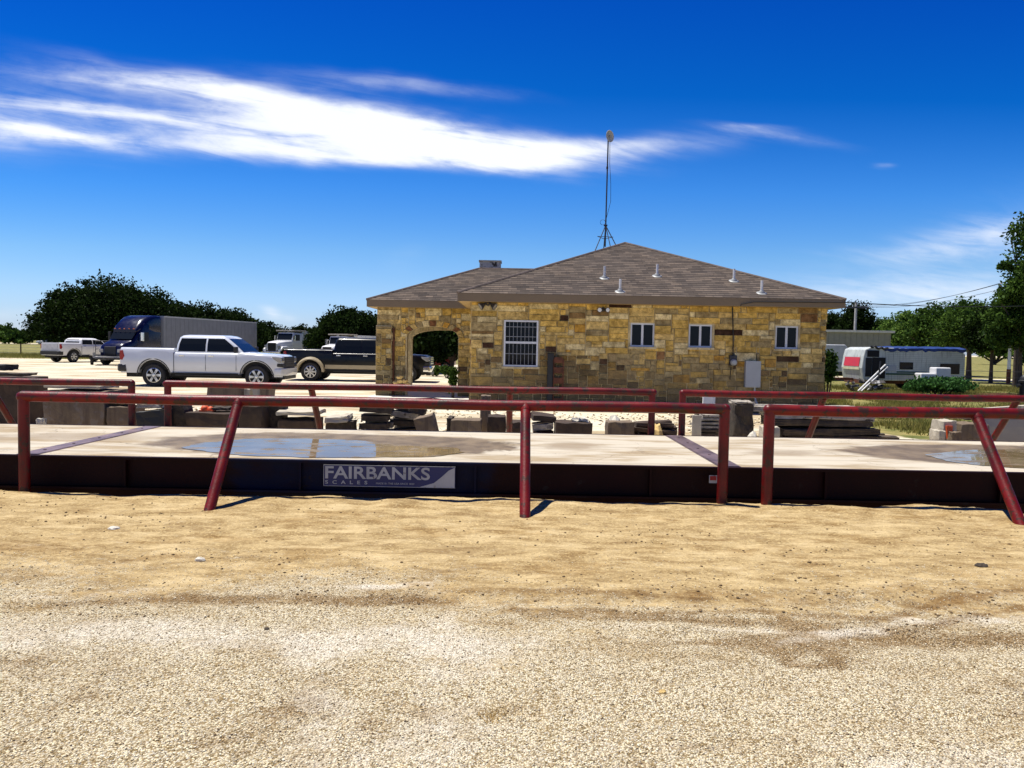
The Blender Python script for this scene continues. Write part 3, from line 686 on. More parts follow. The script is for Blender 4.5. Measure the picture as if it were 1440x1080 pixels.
def ashlar(width, height_, blocked, seed, u=.078, base=0.0):
    """random rubble-ashlar packing; blocked(x, z) -> True where an opening is. returns rects x0,x1,z0,z1,colour"""
    nx_, nz_ = int(round(width / u)), int(round(height_ / u)); uu, vv = width / nx_, height_ / nz_
    rnd = random.Random(seed); occ = [[blocked((i + .5) * uu, (j + .5) * vv) for i in range(nx_)] for j in range(nz_)]
    out = []
    for j in range(nz_):
        i = 0
        while i < nx_:
            if occ[j][i]: i += 1; continue
            h = rnd.choice([1, 2, 2, 2, 2, 3]) if j / nz_ < .72 else rnd.choice([2, 2, 2, 3]); w_ = rnd.choice([3, 4, 4, 5, 6, 7, 8]) if h > 1 else rnd.choice([3, 4, 5, 7])
            if j / nz_ > .6: w_ += 3
            if rnd.random() < .10: w_ = 2; h = 2
            w2 = 0
            while w2 < w_ and i + w2 < nx_ and not occ[j][i + w2]: w2 += 1
            h2 = 1
            while h2 < h and j + h2 < nz_ and not any(occ[j + h2][i + q] for q in range(w2)): h2 += 1
            for a in range(h2):
                for q in range(w2): occ[j + a][i + q] = True
            out.append((i * uu, (i + w2) * uu, j * vv, (j + h2) * vv, pick(rnd, (j + h2 / 2) / nz_)))
            i += w2
    return out
def stone_mesh(name, walls, parent, O, extra=()):
    """walls: (origin, udir, normal, rects). Chamfered blocks standing proud of the mortar plane."""
    vs, fs, cs = [], [], []
    rnd = random.Random(5)
    def quadblock(c4, nrm, d, ctr, colr):
        o = len(vs); g = .010; ch = .012
        for q in c4: v = q + (ctr - q).normalized() * g; vs.append(v)
        for q in c4: v = q + (ctr - q).normalized() * (g + ch) + nrm * d; vs.append(v)
        for f in ((4, 5, 6, 7), (0, 1, 5, 4), (1, 2, 6, 5), (2, 3, 7, 6), (3, 0, 4, 7)): fs.append(tuple(o + k for k in f)); cs.append(colr)
    for (org, ud, nrm, rects) in walls:
        org, ud, nrm = Vector(org), Vector(ud), Vector(nrm)
        for (x0, x1, z0, z1, colr) in rects:
            d = rnd.uniform(.012, .046); j = lambda: rnd.uniform(-.004, .004)
            c4 = [org + ud * (x0 + j()) + Vector((0, 0, z0 + j())), org + ud * (x1 + j()) + Vector((0, 0, z0 + j())), org + ud * (x1 + j()) + Vector((0, 0, z1 + j())), org + ud * (x0 + j()) + Vector((0, 0, z1 + j()))]
            quadblock(c4, nrm, d, sum(c4, Vector()) / 4, colr)
    for (c4, nrm, d, colr) in extra: quadblock([Vector(q) for q in c4], Vector(nrm), d, sum((Vector(q) for q in c4), Vector()) / 4, colr)
    me = bpy.data.meshes.new(name); off = Vector(O); me.from_pydata([tuple(v - off) for v in vs], [], fs)
    ca = me.color_attributes.new('stone', 'FLOAT_COLOR', 'CORNER'); arr = []
    for f, cc in zip(fs, cs): arr += [*cc, 1.0] * len(f)
    ca.data.foreach_set('color', arr)
    me.materials.append(stone); o = bpy.data.objects.new(name, me); col.objects.link(o); o.parent = parent; return o

bd = thing('stone_building', 'single storey yellow limestone office with arched porch and brown shingle hip roof', 'building', ((XL + XR) / 2, YW, 0))
BO = ((XL + XR) / 2, YW, 0)
# openings of the front wall (photo pixels -> wall plane)
WIN = [(709, 756, 450, 516, 'big'), (887, 920, 454, 488, 's'), (969, 1001, 456, 489, 's'), (1091, 1122, 458, 491, 's')]
ops = []
for (a, b_, c_, d_, k) in WIN:
    p, q = wall_pt(a, c_), wall_pt(b_, d_); ops.append((p.x, q.x, q.z, p.z, k))
WD = XR - XL
def stain(rects):
    out = []; x_a, x_b = wall_pt(748, 520).x - XL, wall_pt(890, 520).x - XL; rnd = random.Random(9)
    for (x0, x1, z0, z1, c3) in rects:
        k = 1.0; xm_, zm_ = (x0 + x1) / 2, (z0 + z1) / 2
        if x_a < xm_ < x_b and zm_ < 1.45 and rnd.random() < .8: k = rnd.uniform(.35, .75)
        if zm_ < .42: k *= rnd.uniform(.3, .6)
        out.append((x0, x1, z0, z1, (c3[0] * k, c3[1] * k * (.9 if k < 1 else 1), c3[2] * k * (.85 if k < 1 else 1))))
    return out
blk = lambda x, z: any(o0 - XL - .02 < x < o1 - XL + .02 and z0 - .02 < z < z1 + .02 for (o0, o1, z0, z1, k) in ops)
DB = 15.0
YG = at(560, 432.5, 24.9).y     # wing wall plane (porch) depth
YG = 24.9
GXL = at(530, 500, YG).x; ZG = EZ
ar0, ar1 = at(572, 500, YG).x, at(644, 500, YG).x; arc = (ar0 + ar1) / 2; arw = (ar1 - ar0) / 2
arz_s, arz_t = at(600, 474, YG).z, at(608, 459, YG).z
def arch_z(x):
    t = (x - arc) / arw
    return arz_s + (arz_t - arz_s) * math.sqrt(max(0, 1 - t * t)) if abs(t) <= 1 else -1
ablk = lambda x, z: z < arch_z(x + GXL) + .16 and abs(x + GXL - arc) < arw + .0 or (abs(math.hypot((x + GXL - arc) / (arw + .12), max(0, z - arz_s) / (arz_t - arz_s + .12)) - 1) < .10 and z > arz_s)
walls = [((XL, YW, 0), (1, 0, 0), (0, -1, 0), stain(ashlar(WD, EZ, blk, 11))),
         ((XL, YG, 0), (0, -1, 0), (-1, 0, 0), ashlar(YG - YW, EZ, lambda x, z: False, 12)),
         ((XR, YW, 0), (0, 1, 0), (1, 0, 0), ashlar(DB, EZ, lambda x, z: False, 13)),
         ((XL, YW + DB, 0), (0, -1, 0), (-1, 0, 0), ashlar(YW + DB - YG - 6, EZ, lambda x, z: False, 14)),
         ((GXL, YG, 0), (1, 0, 0), (0, -1, 0), ashlar(XL - GXL, ZG, ablk, 15))]
# voussoirs of the arch
ext = []; rnd = random.Random(4); NV = 13
for i in range(NV):
    t0, t1 = math.pi * (i) / NV, math.pi * (i + 1) / NV
    pr = lambda t, e: Vector((arc + (arw + e) * math.cos(t), YG, arz_s + (arz_t - arz_s + e) * math.sin(t)))
    colr = pick(rnd, .9) if i not in (2, 6, 10) else (.24, .11, .05)
    ext.append(([pr(t0, 0), pr(t0, .20), pr(t1, .20), pr(t1, 0)], (0, -1, 0), .045, colr))
stone_mesh('wall', walls, bd, BO, ext)
# mortar shells with true openings
mb = MB()
def shell(org, ud, nrm, W_, H_, holes, th=.16):
    org, ud, nrm = Vector(org), Vector(ud), Vector(nrm)
    xc = sorted({0, W_, *[h[0] for h in holes], *[h[1] for h in holes]}); zc = sorted({0, H_, *[h[2] for h in holes], *[h[3] for h in holes]})
    P3 = lambda x, z, d=0: tuple(org + ud * x + Vector((0, 0, z)) - nrm * d)
    for i in range(len(xc) - 1):
        for j in range(len(zc) - 1):
            mx_, mz_ = (xc[i] + xc[i + 1]) / 2, (zc[j] + zc[j + 1]) / 2
            if any(h[0] < mx_ < h[1] and h[2] < mz_ < h[3] for h in holes): continue
            for d in (0, th): mb.add([P3(xc[i], zc[j], d), P3(xc[i + 1], zc[j], d), P3(xc[i + 1], zc[j + 1], d), P3(xc[i], zc[j + 1], d)], [(0, 1, 2, 3)])
    for (a, b2, c2, d2) in holes:
        for (x0, z0, x1, z1) in ((a, c2, b2, c2), (b2, c2, b2, d2), (b2, d2, a, d2), (a, d2, a, c2)):
            mb.add([P3(x0, z0), P3(x1, z1), P3(x1, z1, th), P3(x0, z0, th)], [(0, 1, 2, 3)])
shell((XL, YW, 0), (1, 0, 0), (0, -1, 0), WD, EZ, [(o[0] - XL, o[1] - XL, o[2], o[3]) for o in ops])
shell((XL, YG, 0), (0, -1, 0), (-1, 0, 0), YG - YW, EZ, [])
shell((XL, YW + DB, 0), (0, -1, 0), (-1, 0, 0), YW + DB - YG - .2, EZ, [])
shell((XR, YW, 0), (0, 1, 0), (1, 0, 0), DB, EZ, [])
shell((XR, YW + DB, 0), (-1, 0, 0), (0, 1, 0), WD, EZ, [])
def arch_wall(x0, x1, cx, hw_, ya, yb, zs, zt, H_):
    N = 20; top = []
    for i in range(N + 1):
        th = math.pi * (1 - i / N); top.append((cx + hw_ * math.cos(th), zs + (zt - zs) * math.sin(th)))
    poly = [(x0, 0), (cx - hw_, 0)] + top + [(cx + hw_, 0), (x1, 0), (x1, H_), (x0, H_)]
    # build as strips so that no face is concave
    def strip(a, za, b2, zb):
        mb.add([(a, ya, za), (b2, ya, zb), (b2, ya, H_), (a, ya, H_)], [(0, 1, 2, 3)]); mb.add([(a, yb, za), (b2, yb, zb), (b2, yb, H_), (a, yb, H_)], [(3, 2, 1, 0)])
        mb.add([(a, ya, za), (b2, ya, zb), (b2, yb, zb), (a, yb, za)], [(0, 1, 2, 3)])
    mb.box(x0, cx - hw_, ya, yb, 0, H_); mb.box(cx + hw_, x1, ya, yb, 0, H_)
    for i in range(N): strip(top[i][0], top[i][1], top[i + 1][0], top[i + 1][1])
GD = 6.0
arch_wall(GXL, XL, arc, arw, YG, YG + .32, arz_s, arz_t, ZG)
arch_wall(GXL, XL, (GXL + XL) / 2, (XL - GXL) / 2 - .38, YG + GD - .32, YG + GD, arz_s, arz_t, ZG)
mb.box(GXL + .01, GXL + .33, YG + .33, YG + GD - .9, ZG - .55, ZG - .01)
mb.build('mortar', mortar, bd, off=BO)
# projecting corner pier of the porch with its own stones
pw0, pw1 = GXL - .0, at(551.5, 500, YG).x
pt = at(540, 459, YG).z
mb = MB(); mb.box(pw0, pw1, YG - .20, YG - .04, 0, pt + .03)
pier = mb.build('corner_pier', mortar, bd, off=BO)
prnd = random.Random(77); rects = [(x0, x1, z0, z1, tuple(v * .72 for v in c3)) for (x0, x1, z0, z1, c3) in ashlar(pw1 - pw0, pt, lambda x, z: False, 21)]
stone_mesh('facing_stones', [((pw0, YG - .20, 0), (1, 0, 0), (0, -1, 0), rects), ((pw1, YG - .20, 0), (0, 1, 0), (1, 0, 0), [(0, .14, z * .3, z * .3 + .29, (.4, .3, .16)) for z in range(int(pt / .3))])], pier, (0, 0, 0)).matrix_parent_inverse = Matrix()
for ch in pier.children: ch.location = (-BO[0], -BO[1], 0)
xq = at(554, 500, YG).x
mb = MB(); mb.box(xq - .035, xq + .03, YG - .13, YG - .045, .1, pt - .05); mb.build('downspout', M_rust, bd, off=BO)

# windows
for (x0, x1, z0, z1, k) in ops:
    mb = MB(); f = .045; ya, yb = YW + .03, YW + .09
    if k == 'big': ya, yb = YW - .035, YW + .05
    mb.box(x0, x1, ya, yb, z0, z0 + f); mb.box(x0, x1, ya, yb, z1 - f, z1); mb.box(x0, x0 + f, ya, yb, z0 + f, z1 - f); mb.box(x1 - f, x1, ya, yb, z0 + f, z1 - f)
    if k == 'big':
        zm = z0 + (z1 - z0) * .52; mb.box(x0 + f, x1 - f, ya + .01, yb - .01, zm - .03, zm + .03)
    else:
        xm = (x0 + x1) / 2; mb.box(xm - .03, xm + .03, ya + .006, yb - .006, z0 + f, z1 - f)
    w_ = mb.build('window', M_frame, bd, off=BO, label='tall window with white frame and burglar bars' if k == 'big' else None)
    mb = MB(); mb.box(x0 + .02, x1 - .02, YW + .062, YW + .07, z0 + .02, z1 - .02); mb.build('pane', M_glass, w_, off=BO)
    mb = MB(); mb.box(x0 - .05, x1 + .05, YW - .07, YW + .02, z0 - .06, z0 - .002); mb.build('sill', stone if False else mortar, w_, off=BO)
    if k == 'big':
        mb = MB()
        for i in range(1, 8):
            xx = x0 + f + (x1 - x0 - 2 * f) * i / 8; mb.tube([(xx, YW + .005, z0 + f), (xx, YW + .005, z1 - f)], 0.007, 6)
        for zq in (z0 + .35, z1 - .18, zm + .16): mb.box(x0 + f, x1 - f, YW - .002, YW + .012, zq - .008, zq + .008)
        mb.build('bars', M_bars, w_, off=BO)
    else:
        mb = MB()
        for sx in (0, 1):
            xa = x0 + f + .01 if sx == 0 else xm + .035; xb_ = xm - .035 if sx == 0 else x1 - f - .01
            for i in range(1, 9): zq = z0 + f + (z1 - z0 - 2 * f) * i / 9; mb.box(xa, xb_, YW + .074, YW + .077, zq - .004, zq + .004)
        mb.build('blind', M_dkgrey, w_, off=BO)

# roof
OV = .36; PIT = .405; ZT = EZ + .225                     # eave top
rx0, rx1, ry0, ry1 = XL - OV, XR + OV, YW - OV, YW + DB + OV
hw2 = (rx1 - rx0) / 2; apx = (rx0 + rx1) / 2; apz = ZT + hw2 * PIT
rm = bpy.data.materials.new('asphalt_shingles'); rm.use_nodes = True; T = NT(rm.node_tree); b = T.n['Principled BSDF']
uvn = T.new('ShaderNodeUVMap').outputs[0]
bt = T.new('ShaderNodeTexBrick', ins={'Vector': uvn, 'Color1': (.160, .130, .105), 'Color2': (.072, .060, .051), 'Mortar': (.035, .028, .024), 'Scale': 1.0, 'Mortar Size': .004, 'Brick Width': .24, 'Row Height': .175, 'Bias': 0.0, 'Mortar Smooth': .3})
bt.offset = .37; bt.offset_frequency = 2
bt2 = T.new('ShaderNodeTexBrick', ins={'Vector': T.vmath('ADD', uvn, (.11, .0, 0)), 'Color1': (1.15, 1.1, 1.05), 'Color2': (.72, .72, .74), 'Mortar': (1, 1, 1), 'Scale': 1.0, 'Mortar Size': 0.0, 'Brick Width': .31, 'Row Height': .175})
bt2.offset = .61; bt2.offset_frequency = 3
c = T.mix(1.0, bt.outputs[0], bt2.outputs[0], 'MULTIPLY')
c = T.mix(T.smooth(T.noise(uvn, .5, 5, .6), .35, .7, 0, .35), c, (.12, .10, .088))
T.put(b.inputs['Base Color'], c); b.inputs['Roughness'].default_value = .95; b.inputs['Specular IOR Level'].default_value = .1
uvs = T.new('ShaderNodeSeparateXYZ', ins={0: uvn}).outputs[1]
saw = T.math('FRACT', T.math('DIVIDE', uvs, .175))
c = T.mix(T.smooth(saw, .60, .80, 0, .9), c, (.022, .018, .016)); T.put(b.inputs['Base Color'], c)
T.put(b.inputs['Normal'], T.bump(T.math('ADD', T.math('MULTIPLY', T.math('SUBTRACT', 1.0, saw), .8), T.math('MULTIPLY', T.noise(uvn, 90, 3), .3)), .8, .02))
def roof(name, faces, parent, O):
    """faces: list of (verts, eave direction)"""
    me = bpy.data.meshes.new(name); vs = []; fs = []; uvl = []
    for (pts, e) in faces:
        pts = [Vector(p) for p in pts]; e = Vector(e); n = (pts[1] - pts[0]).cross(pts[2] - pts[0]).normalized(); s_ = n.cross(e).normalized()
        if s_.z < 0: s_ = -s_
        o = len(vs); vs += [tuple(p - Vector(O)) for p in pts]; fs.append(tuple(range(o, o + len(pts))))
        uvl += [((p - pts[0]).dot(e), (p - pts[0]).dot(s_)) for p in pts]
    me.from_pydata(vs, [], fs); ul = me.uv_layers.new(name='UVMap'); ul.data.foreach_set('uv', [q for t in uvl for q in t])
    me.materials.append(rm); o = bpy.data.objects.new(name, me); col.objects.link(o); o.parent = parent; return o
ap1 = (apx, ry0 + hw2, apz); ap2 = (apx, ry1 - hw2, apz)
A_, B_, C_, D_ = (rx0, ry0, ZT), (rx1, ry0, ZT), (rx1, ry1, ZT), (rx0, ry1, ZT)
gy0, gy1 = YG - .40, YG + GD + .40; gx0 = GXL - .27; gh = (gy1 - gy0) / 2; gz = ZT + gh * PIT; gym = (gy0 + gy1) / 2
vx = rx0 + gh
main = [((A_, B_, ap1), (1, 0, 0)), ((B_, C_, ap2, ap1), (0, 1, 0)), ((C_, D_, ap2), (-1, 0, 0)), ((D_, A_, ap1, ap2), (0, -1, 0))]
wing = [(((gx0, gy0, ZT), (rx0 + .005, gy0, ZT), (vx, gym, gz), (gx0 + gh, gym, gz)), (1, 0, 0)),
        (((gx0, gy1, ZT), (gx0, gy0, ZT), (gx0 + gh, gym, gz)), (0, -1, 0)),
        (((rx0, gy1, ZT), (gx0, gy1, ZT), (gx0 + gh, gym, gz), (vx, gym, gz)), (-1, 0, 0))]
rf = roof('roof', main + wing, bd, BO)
mb = MB()
for a, b_ in ((A_, ap1), (B_, ap1), (ap1, ap2), ((gx0, gy0, ZT), (gx0 + gh, gym, gz)), ((gx0 + gh, gym, gz), (vx, gym, gz))):
    mb.tube([Vector(a) + Vector((0, 0, .0)), Vector(b_) + Vector((0, 0, .0))], .045, 6)
mb.build('ridge_caps', mat('ridge_shingle', (.15, .115, .095), .95, 0, .3, 3), rf, off=BO)
mb = MB(); fz0, fz1 = EZ - .0, ZT - .006
mb.box(rx0, rx1, ry0 + .004, ry0 + .03, fz0, fz1); mb.box(rx1 - .03, rx1 - .002, ry0 + .031, ry1, fz0, fz1); mb.box(rx0 + .002, rx0 + .03, ry0 + .031, gy0 + .9, fz0, fz1); mb.box(rx0, rx1 - .031, ry1 - .03, ry1 - .004, fz0, fz1)
mb.box(gx0, rx0 + .001, gy0 + .004, gy0 + .03, fz0, fz1); mb.box(gx0 + .002, gx0 + .03, gy0 + .031, gy1, fz0, fz1); mb.box(gx0 + .031, rx0, gy1 - .03, gy1 - .004, fz0, fz1)
mb.build('fascia', M_fascia, bd, off=BO)
mb = MB(); mb.box(rx0 + .03, rx1 - .03, ry0 + .03, ry1 - .03, fz0 + .004, fz0 + .02); mb.box(gx0 + .03, rx0 + .029, gy0 + .03, gy1 - .03, fz0 + .004, fz0 + .02)
mb.build('soffit', M_soffit, bd, off=BO)
mb = MB(); mb.box(GXL - .1, XL + .5, YG - 3.4, YG + GD + .5, -.1, .045); mb.box(XL - 1.0, XL - .02, YW + .3, YG - 3.41, -.1, .04)
mb.build('porch_slab', M_slab, bd, off=BO)
# chimney
p = at(675, 367, gym + .8); q = at(704, 388, gym + .8)
mb = MB(); mb.box(p.x, q.x, gym + .5, gym + 1.2, ZT + .3, p.z - .05); ch = mb.build('chimney', mat('chimney_stucco', (.50, .48, .44), .9, 0, .3, 5, .3, 20, spots=((.04, .035, .03), .55, 5)), rf, off=BO)
mb = MB(); mb.box(p.x - .03, q.x + .03, gym + .47, gym + 1.23, p.z - .05, p.z); mb.build('cap', M_concl, ch, off=BO)
# plumbing vents standing on the front slope
for (px, py) in ((850, 391), (872, 410), (924, 388), (1032, 395), (1071, 412)):
    Y = ry0 + 1.0
    for _ in range(12):
        p = at(px, py, Y); Y += ((p.z - ZT) / PIT + ry0 - Y) * .7
    p = at(px, py, Y); s_ = p.y; mb = MB()
    mb.tube([(p.x, Y, p.z - .1), (p.x, Y, p.z + .34)], .034, 10); v = mb.build('vent_pipe', M_pvc, rf, True, off=BO)
    mb = MB(); mb.lathe([(.16, -.015), (.145, .0), (.09, .015), (.06, .06), (.038, .08)], Matrix.Translation((p.x, Y, p.z)) @ Matrix.Rotation(math.atan(PIT), 4, 'X'), 14)
    mb.build('flashing', mat('vent_flashing', (.30, .31, .30), .5, .1, .1), v, True, off=BO)
# wall fittings
def fitting(name, mb, m_, label=None, smooth=True, bevel=0): return mb.build(name, m_, bd, smooth, bevel, BO, label=label)
p = wall_pt(1048, 508, YW - .1); q = wall_pt(1067, 545, YW - .1)
mb = MB(); mb.box(p.x, q.x, YW - .19, YW - .03, q.z, p.z); eb = fitting('electrical_box', mb, M_grey, 'plain grey electrical cabinet', False, .008)
mb = MB(); mb.box(p.x - .01, q.x + .01, YW - .205, YW - .192, q.z + .02, p.z + .012); mb.build('cover', M_grey, eb, off=BO, bevel=.004)
cx_, cz_ = p.x + .28, q.z
mb = MB(); mb.tube([(cx_, YW - .1, cz_), (cx_, YW - .1, .55), (cx_ + .02, YW - .14, .35), (cx_ + .12, YW - .25, .08), (cx_ + .2, YW - .3, -.1)], .028, 8); fitting('conduit', mb, M_grey)
p = wall_pt(1031, 508, YW - .1); ztop = EZ
mb = MB(); mb.cbox((p.x, YW - .08, p.z + .02), (.20, .12, .28)); mt = fitting('electric_meter', mb, M_dkgrey, None, False, .02)
mb = MB(); mb.lathe([(.0, .10), (.06, .095), (.085, .06), (.09, 0)], Matrix.Translation((p.x, YW - .14, p.z - .03)) @ Matrix.Rotation(R(90), 4, 'X'), 18); mb.build('meter_dial', M_grey, mt, True, off=BO)
mb = MB(); a = wall_pt(1031, 434, YW - .05); mb.tube([(a.x - .02, YW - .05, ztop), (a.x + .02, YW - .05, a.z - .7), (p.x, YW - .05, p.z + .5), (p.x, YW - .06, p.z + .14)], .016, 8)
mb.tube([(p.x - .04, YW - .05, p.z - .15), (p.x - .06, YW - .05, p.z - .5)], .010, 6); fitting('conduit', mb, M_cable)
# floodlights
def flood(px, py, k, label):
    p = wall_pt(px, py, YW - .08); mb = MB(); mb.lathe([(0, 0), (.06, 0), (.06, .05), (.02, .06)], Matrix.Translation((p.x, YW - .02, p.z)) @ Matrix.Rotation(R(90), 4, 'X'), 12)
    fl = fitting('floodlight', mb, M_dkgrey, label)
    for s_ in (-1, 1):
        M_ = Matrix.Translation((p.x + s_ * .07 * k, YW - .12, p.z - .01)) @ (Vector((s_ * .8, -.35, -.55)) if k > 1 else Vector((s_ * .35, -.9, -.1))).to_track_quat('Z', 'Y').to_matrix().to_4x4()
        mb = MB(); mb.lathe([(.025, -.05), (.035, 0), (.085 * k, .14), (.08 * k, .15), (0, .13)], M_, 14); lh = mb.build('lamp_head', M_dkgrey, fl, True, off=BO)
        mb = MB(); mb.lathe([(.072 * k, .147), (0, .152)], M_, 14); mb.build('lens', M_pvc if k < 1 else M_lamp, lh, True, off=BO)
flood(686, 427, 1.25, 'dark twin floodlight'); flood(848, 435, .8, 'small twin floodlight')
# black conduit chase and rusty thing by the wall
p = wall_pt(770, 497, YW - .1); q = wall_pt(778, 546, YW - .1)
mb = MB(); mb.box(p.x, q.x, YW - .16, YW - .03, q.z - .4, p.z); fitting('wall_duct', mb, M_blkplas, 'black vertical duct', False, .01)

def rusty_frame():
    a, b_ = wall_pt(779, 505, YW - .3), wall_pt(792, 545, YW - .3)
    t = thing('rusty_rack', 'rusty iron rack leaning on the stone wall beside the black duct', 'rack', ((a.x + b_.x) / 2, YW - .3, 0)); O = ((a.x + b_.x) / 2, YW - .3, 0)
    for x in (a.x, b_.x): m_ = MB(); m_.box(x - .02, x + .02, YW - .16, YW - .12, 0, a.z); m_.build('leg', M_rust, t, off=O)
    for i in range(5):
        z = .15 + i * .28; m_ = MB(); m_.box(a.x + .021, b_.x - .021, YW - .17, YW - .11, z, z + .16); m_.build('shelf', M_rust, t, off=O)
rusty_frame()
# antenna on the ridge
YA = ry0 + hw2 + .6
base = at(851, 345, YA); topz = at(852, 190, YA).z; hubz = at(851, 317, YA).z
an = thing('antenna_mast', 'tall thin antenna mast with round dish on a tripod at the roof peak', 'antenna', (base.x, YA, base.z)); O = (base.x, YA, base.z)
mb = MB(); mb.tube([(base.x, YA, base.z - .05), (base.x + .02, YA, topz)], .024, 8); mb.tube([(base.x + .01, YA, hubz + 1.9), (base.x + .01, YA, hubz + 1.98)], .036, 8); mb.build('pole', M_dkgrey, an, True, off=O)
rp_ = lambda x, y: ZT + PIT * (hw2 - max(abs(x - apx), 0))
for (dx, dy) in ((-.46, -.5), (.36, -.3), (.0, .5), (.12, -.62)):
    x2, y2 = base.x + dx, YA + dy; mb = MB(); zb2 = min(rp_(x2, y2), ZT + PIT * (y2 - ry0)); mb.tube([(base.x, YA, hubz), (x2, y2, zb2)], .016, 6); mb.build('leg', M_dkgrey, an, True, off=O)
zc = hubz - .62 * (hubz - base.z)
mb = MB(); mb.tube([(base.x - .06, YA, hubz), (base.x + .06, YA, hubz)], .03, 8); mb.build('hub', M_dkgrey, an, True, off=O)
mb = MB()
mb.tube([(base.x - .30, YA - .3, zc), (base.x + .24, YA - .2, zc), (base.x, YA + .3, zc), (base.x - .30, YA - .3, zc)], .010, 6); mb.build('brace_ring', M_dkgrey, an, True, off=O)
dp = at(857.5, 191.5, YA - .1)
mb = MB(); MM = Matrix.Translation(dp) @ Matrix.Rotation(R(42), 4, 'Z') @ Matrix.Rotation(R(90), 4, 'X')
mb.lathe([(0, -.05), (.10, -.04), (.19, 0), (.20, .01), (.19, .02), (.10, -.02), (0, -.03)], MM, 22); mb.lathe([(0, .06), (.03, .05), (.03, 0)], MM, 10); mb.build('dish', mat('dish_grey', (.42, .42, .38), .5), an, True, off=O)
mb = MB(); mb.tube([(dp.x + .02, YA - .02, dp.z - .15), (dp.x + .03, YA - .02, dp.z - .9), (base.x + .14, YA - .02, hubz + 1.4), (base.x + .15, YA - .02, hubz + .8), (base.x + .02, YA - .02, hubz + .25)], .008, 6)
mb.tube([(base.x - .10 + .09 * math.cos(t / 10 * 6.28), YA - .02, hubz + .1 + .09 * math.sin(t / 10 * 6.28)) for t in range(11)], .007, 6); mb.build('cable', M_cable, an, True, off=O)
# ================================================================== VEHICLES
def rrect(x, hw_, zb, zt, r=.1, n=3):
    pts = []
    for (cy, cz, a0) in ((hw_ - r, zb + r, -90), (hw_ - r, zt - r, 0), (-hw_ + r, zt - r, 90), (-hw_ + r, zb + r, 180)):
        for i in range(n + 1):
            a = R(a0 + 90 * i / n); pts.append((x, cy + r * math.cos(a), cz + r * math.sin(a)))
    return pts
def wheel(parent, x, y, r, width, spokes=6, rimmat=None, name='wheel', dark=True):
    s_ = 1 if y > 0 else -1
    M_ = Matrix.Translation((x, y, r)) @ Matrix.Rotation(R(-90 * s_), 4, 'X')
    w2 = width / 2; rr = r * .64
    mb = MB(); mb.lathe([(rr, -w2 * .9), (r * .93, -w2), (r, -w2 * .75), (r, w2 * .75), (r * .93, w2), (rr + .01, w2 * .92), (rr, w2 * .8)], M_, 28)
    for k in range(28):
        pass
    wh = mb.build(name, M_tyre, parent, True)
    mb = MB(); mb.lathe([(rr, -w2 * .5), (rr, w2 * .86), (rr * .93, w2 * .90), (rr * .90, w2 * .7)], M_, 28)
    for k in range(spokes):
        a = 2 * math.pi * k / spokes
        for d in ((-.10, .10) if spokes <= 6 else (0,)):
            Mk = M_ @ Matrix.Rotation(a + d, 4, 'Z'); mb.box(rr * .12, rr * .92, -.022 - (.0 if d else .012), .022 + (0 if d else .012), w2 * .62, w2 * .80, Mk)
    mb.lathe([(0, w2 * .92), (rr * .2, w2 * .90), (rr * .24, w2 * .7)], M_, 12); mb.build('rim', rimmat or M_rim, wh, True)
    mb = MB(); mb.lathe([(0, w2 * .45), (rr * .98, w2 * .45)], M_, 20); mb.build('brake_disc', M_under, wh)
    return wh
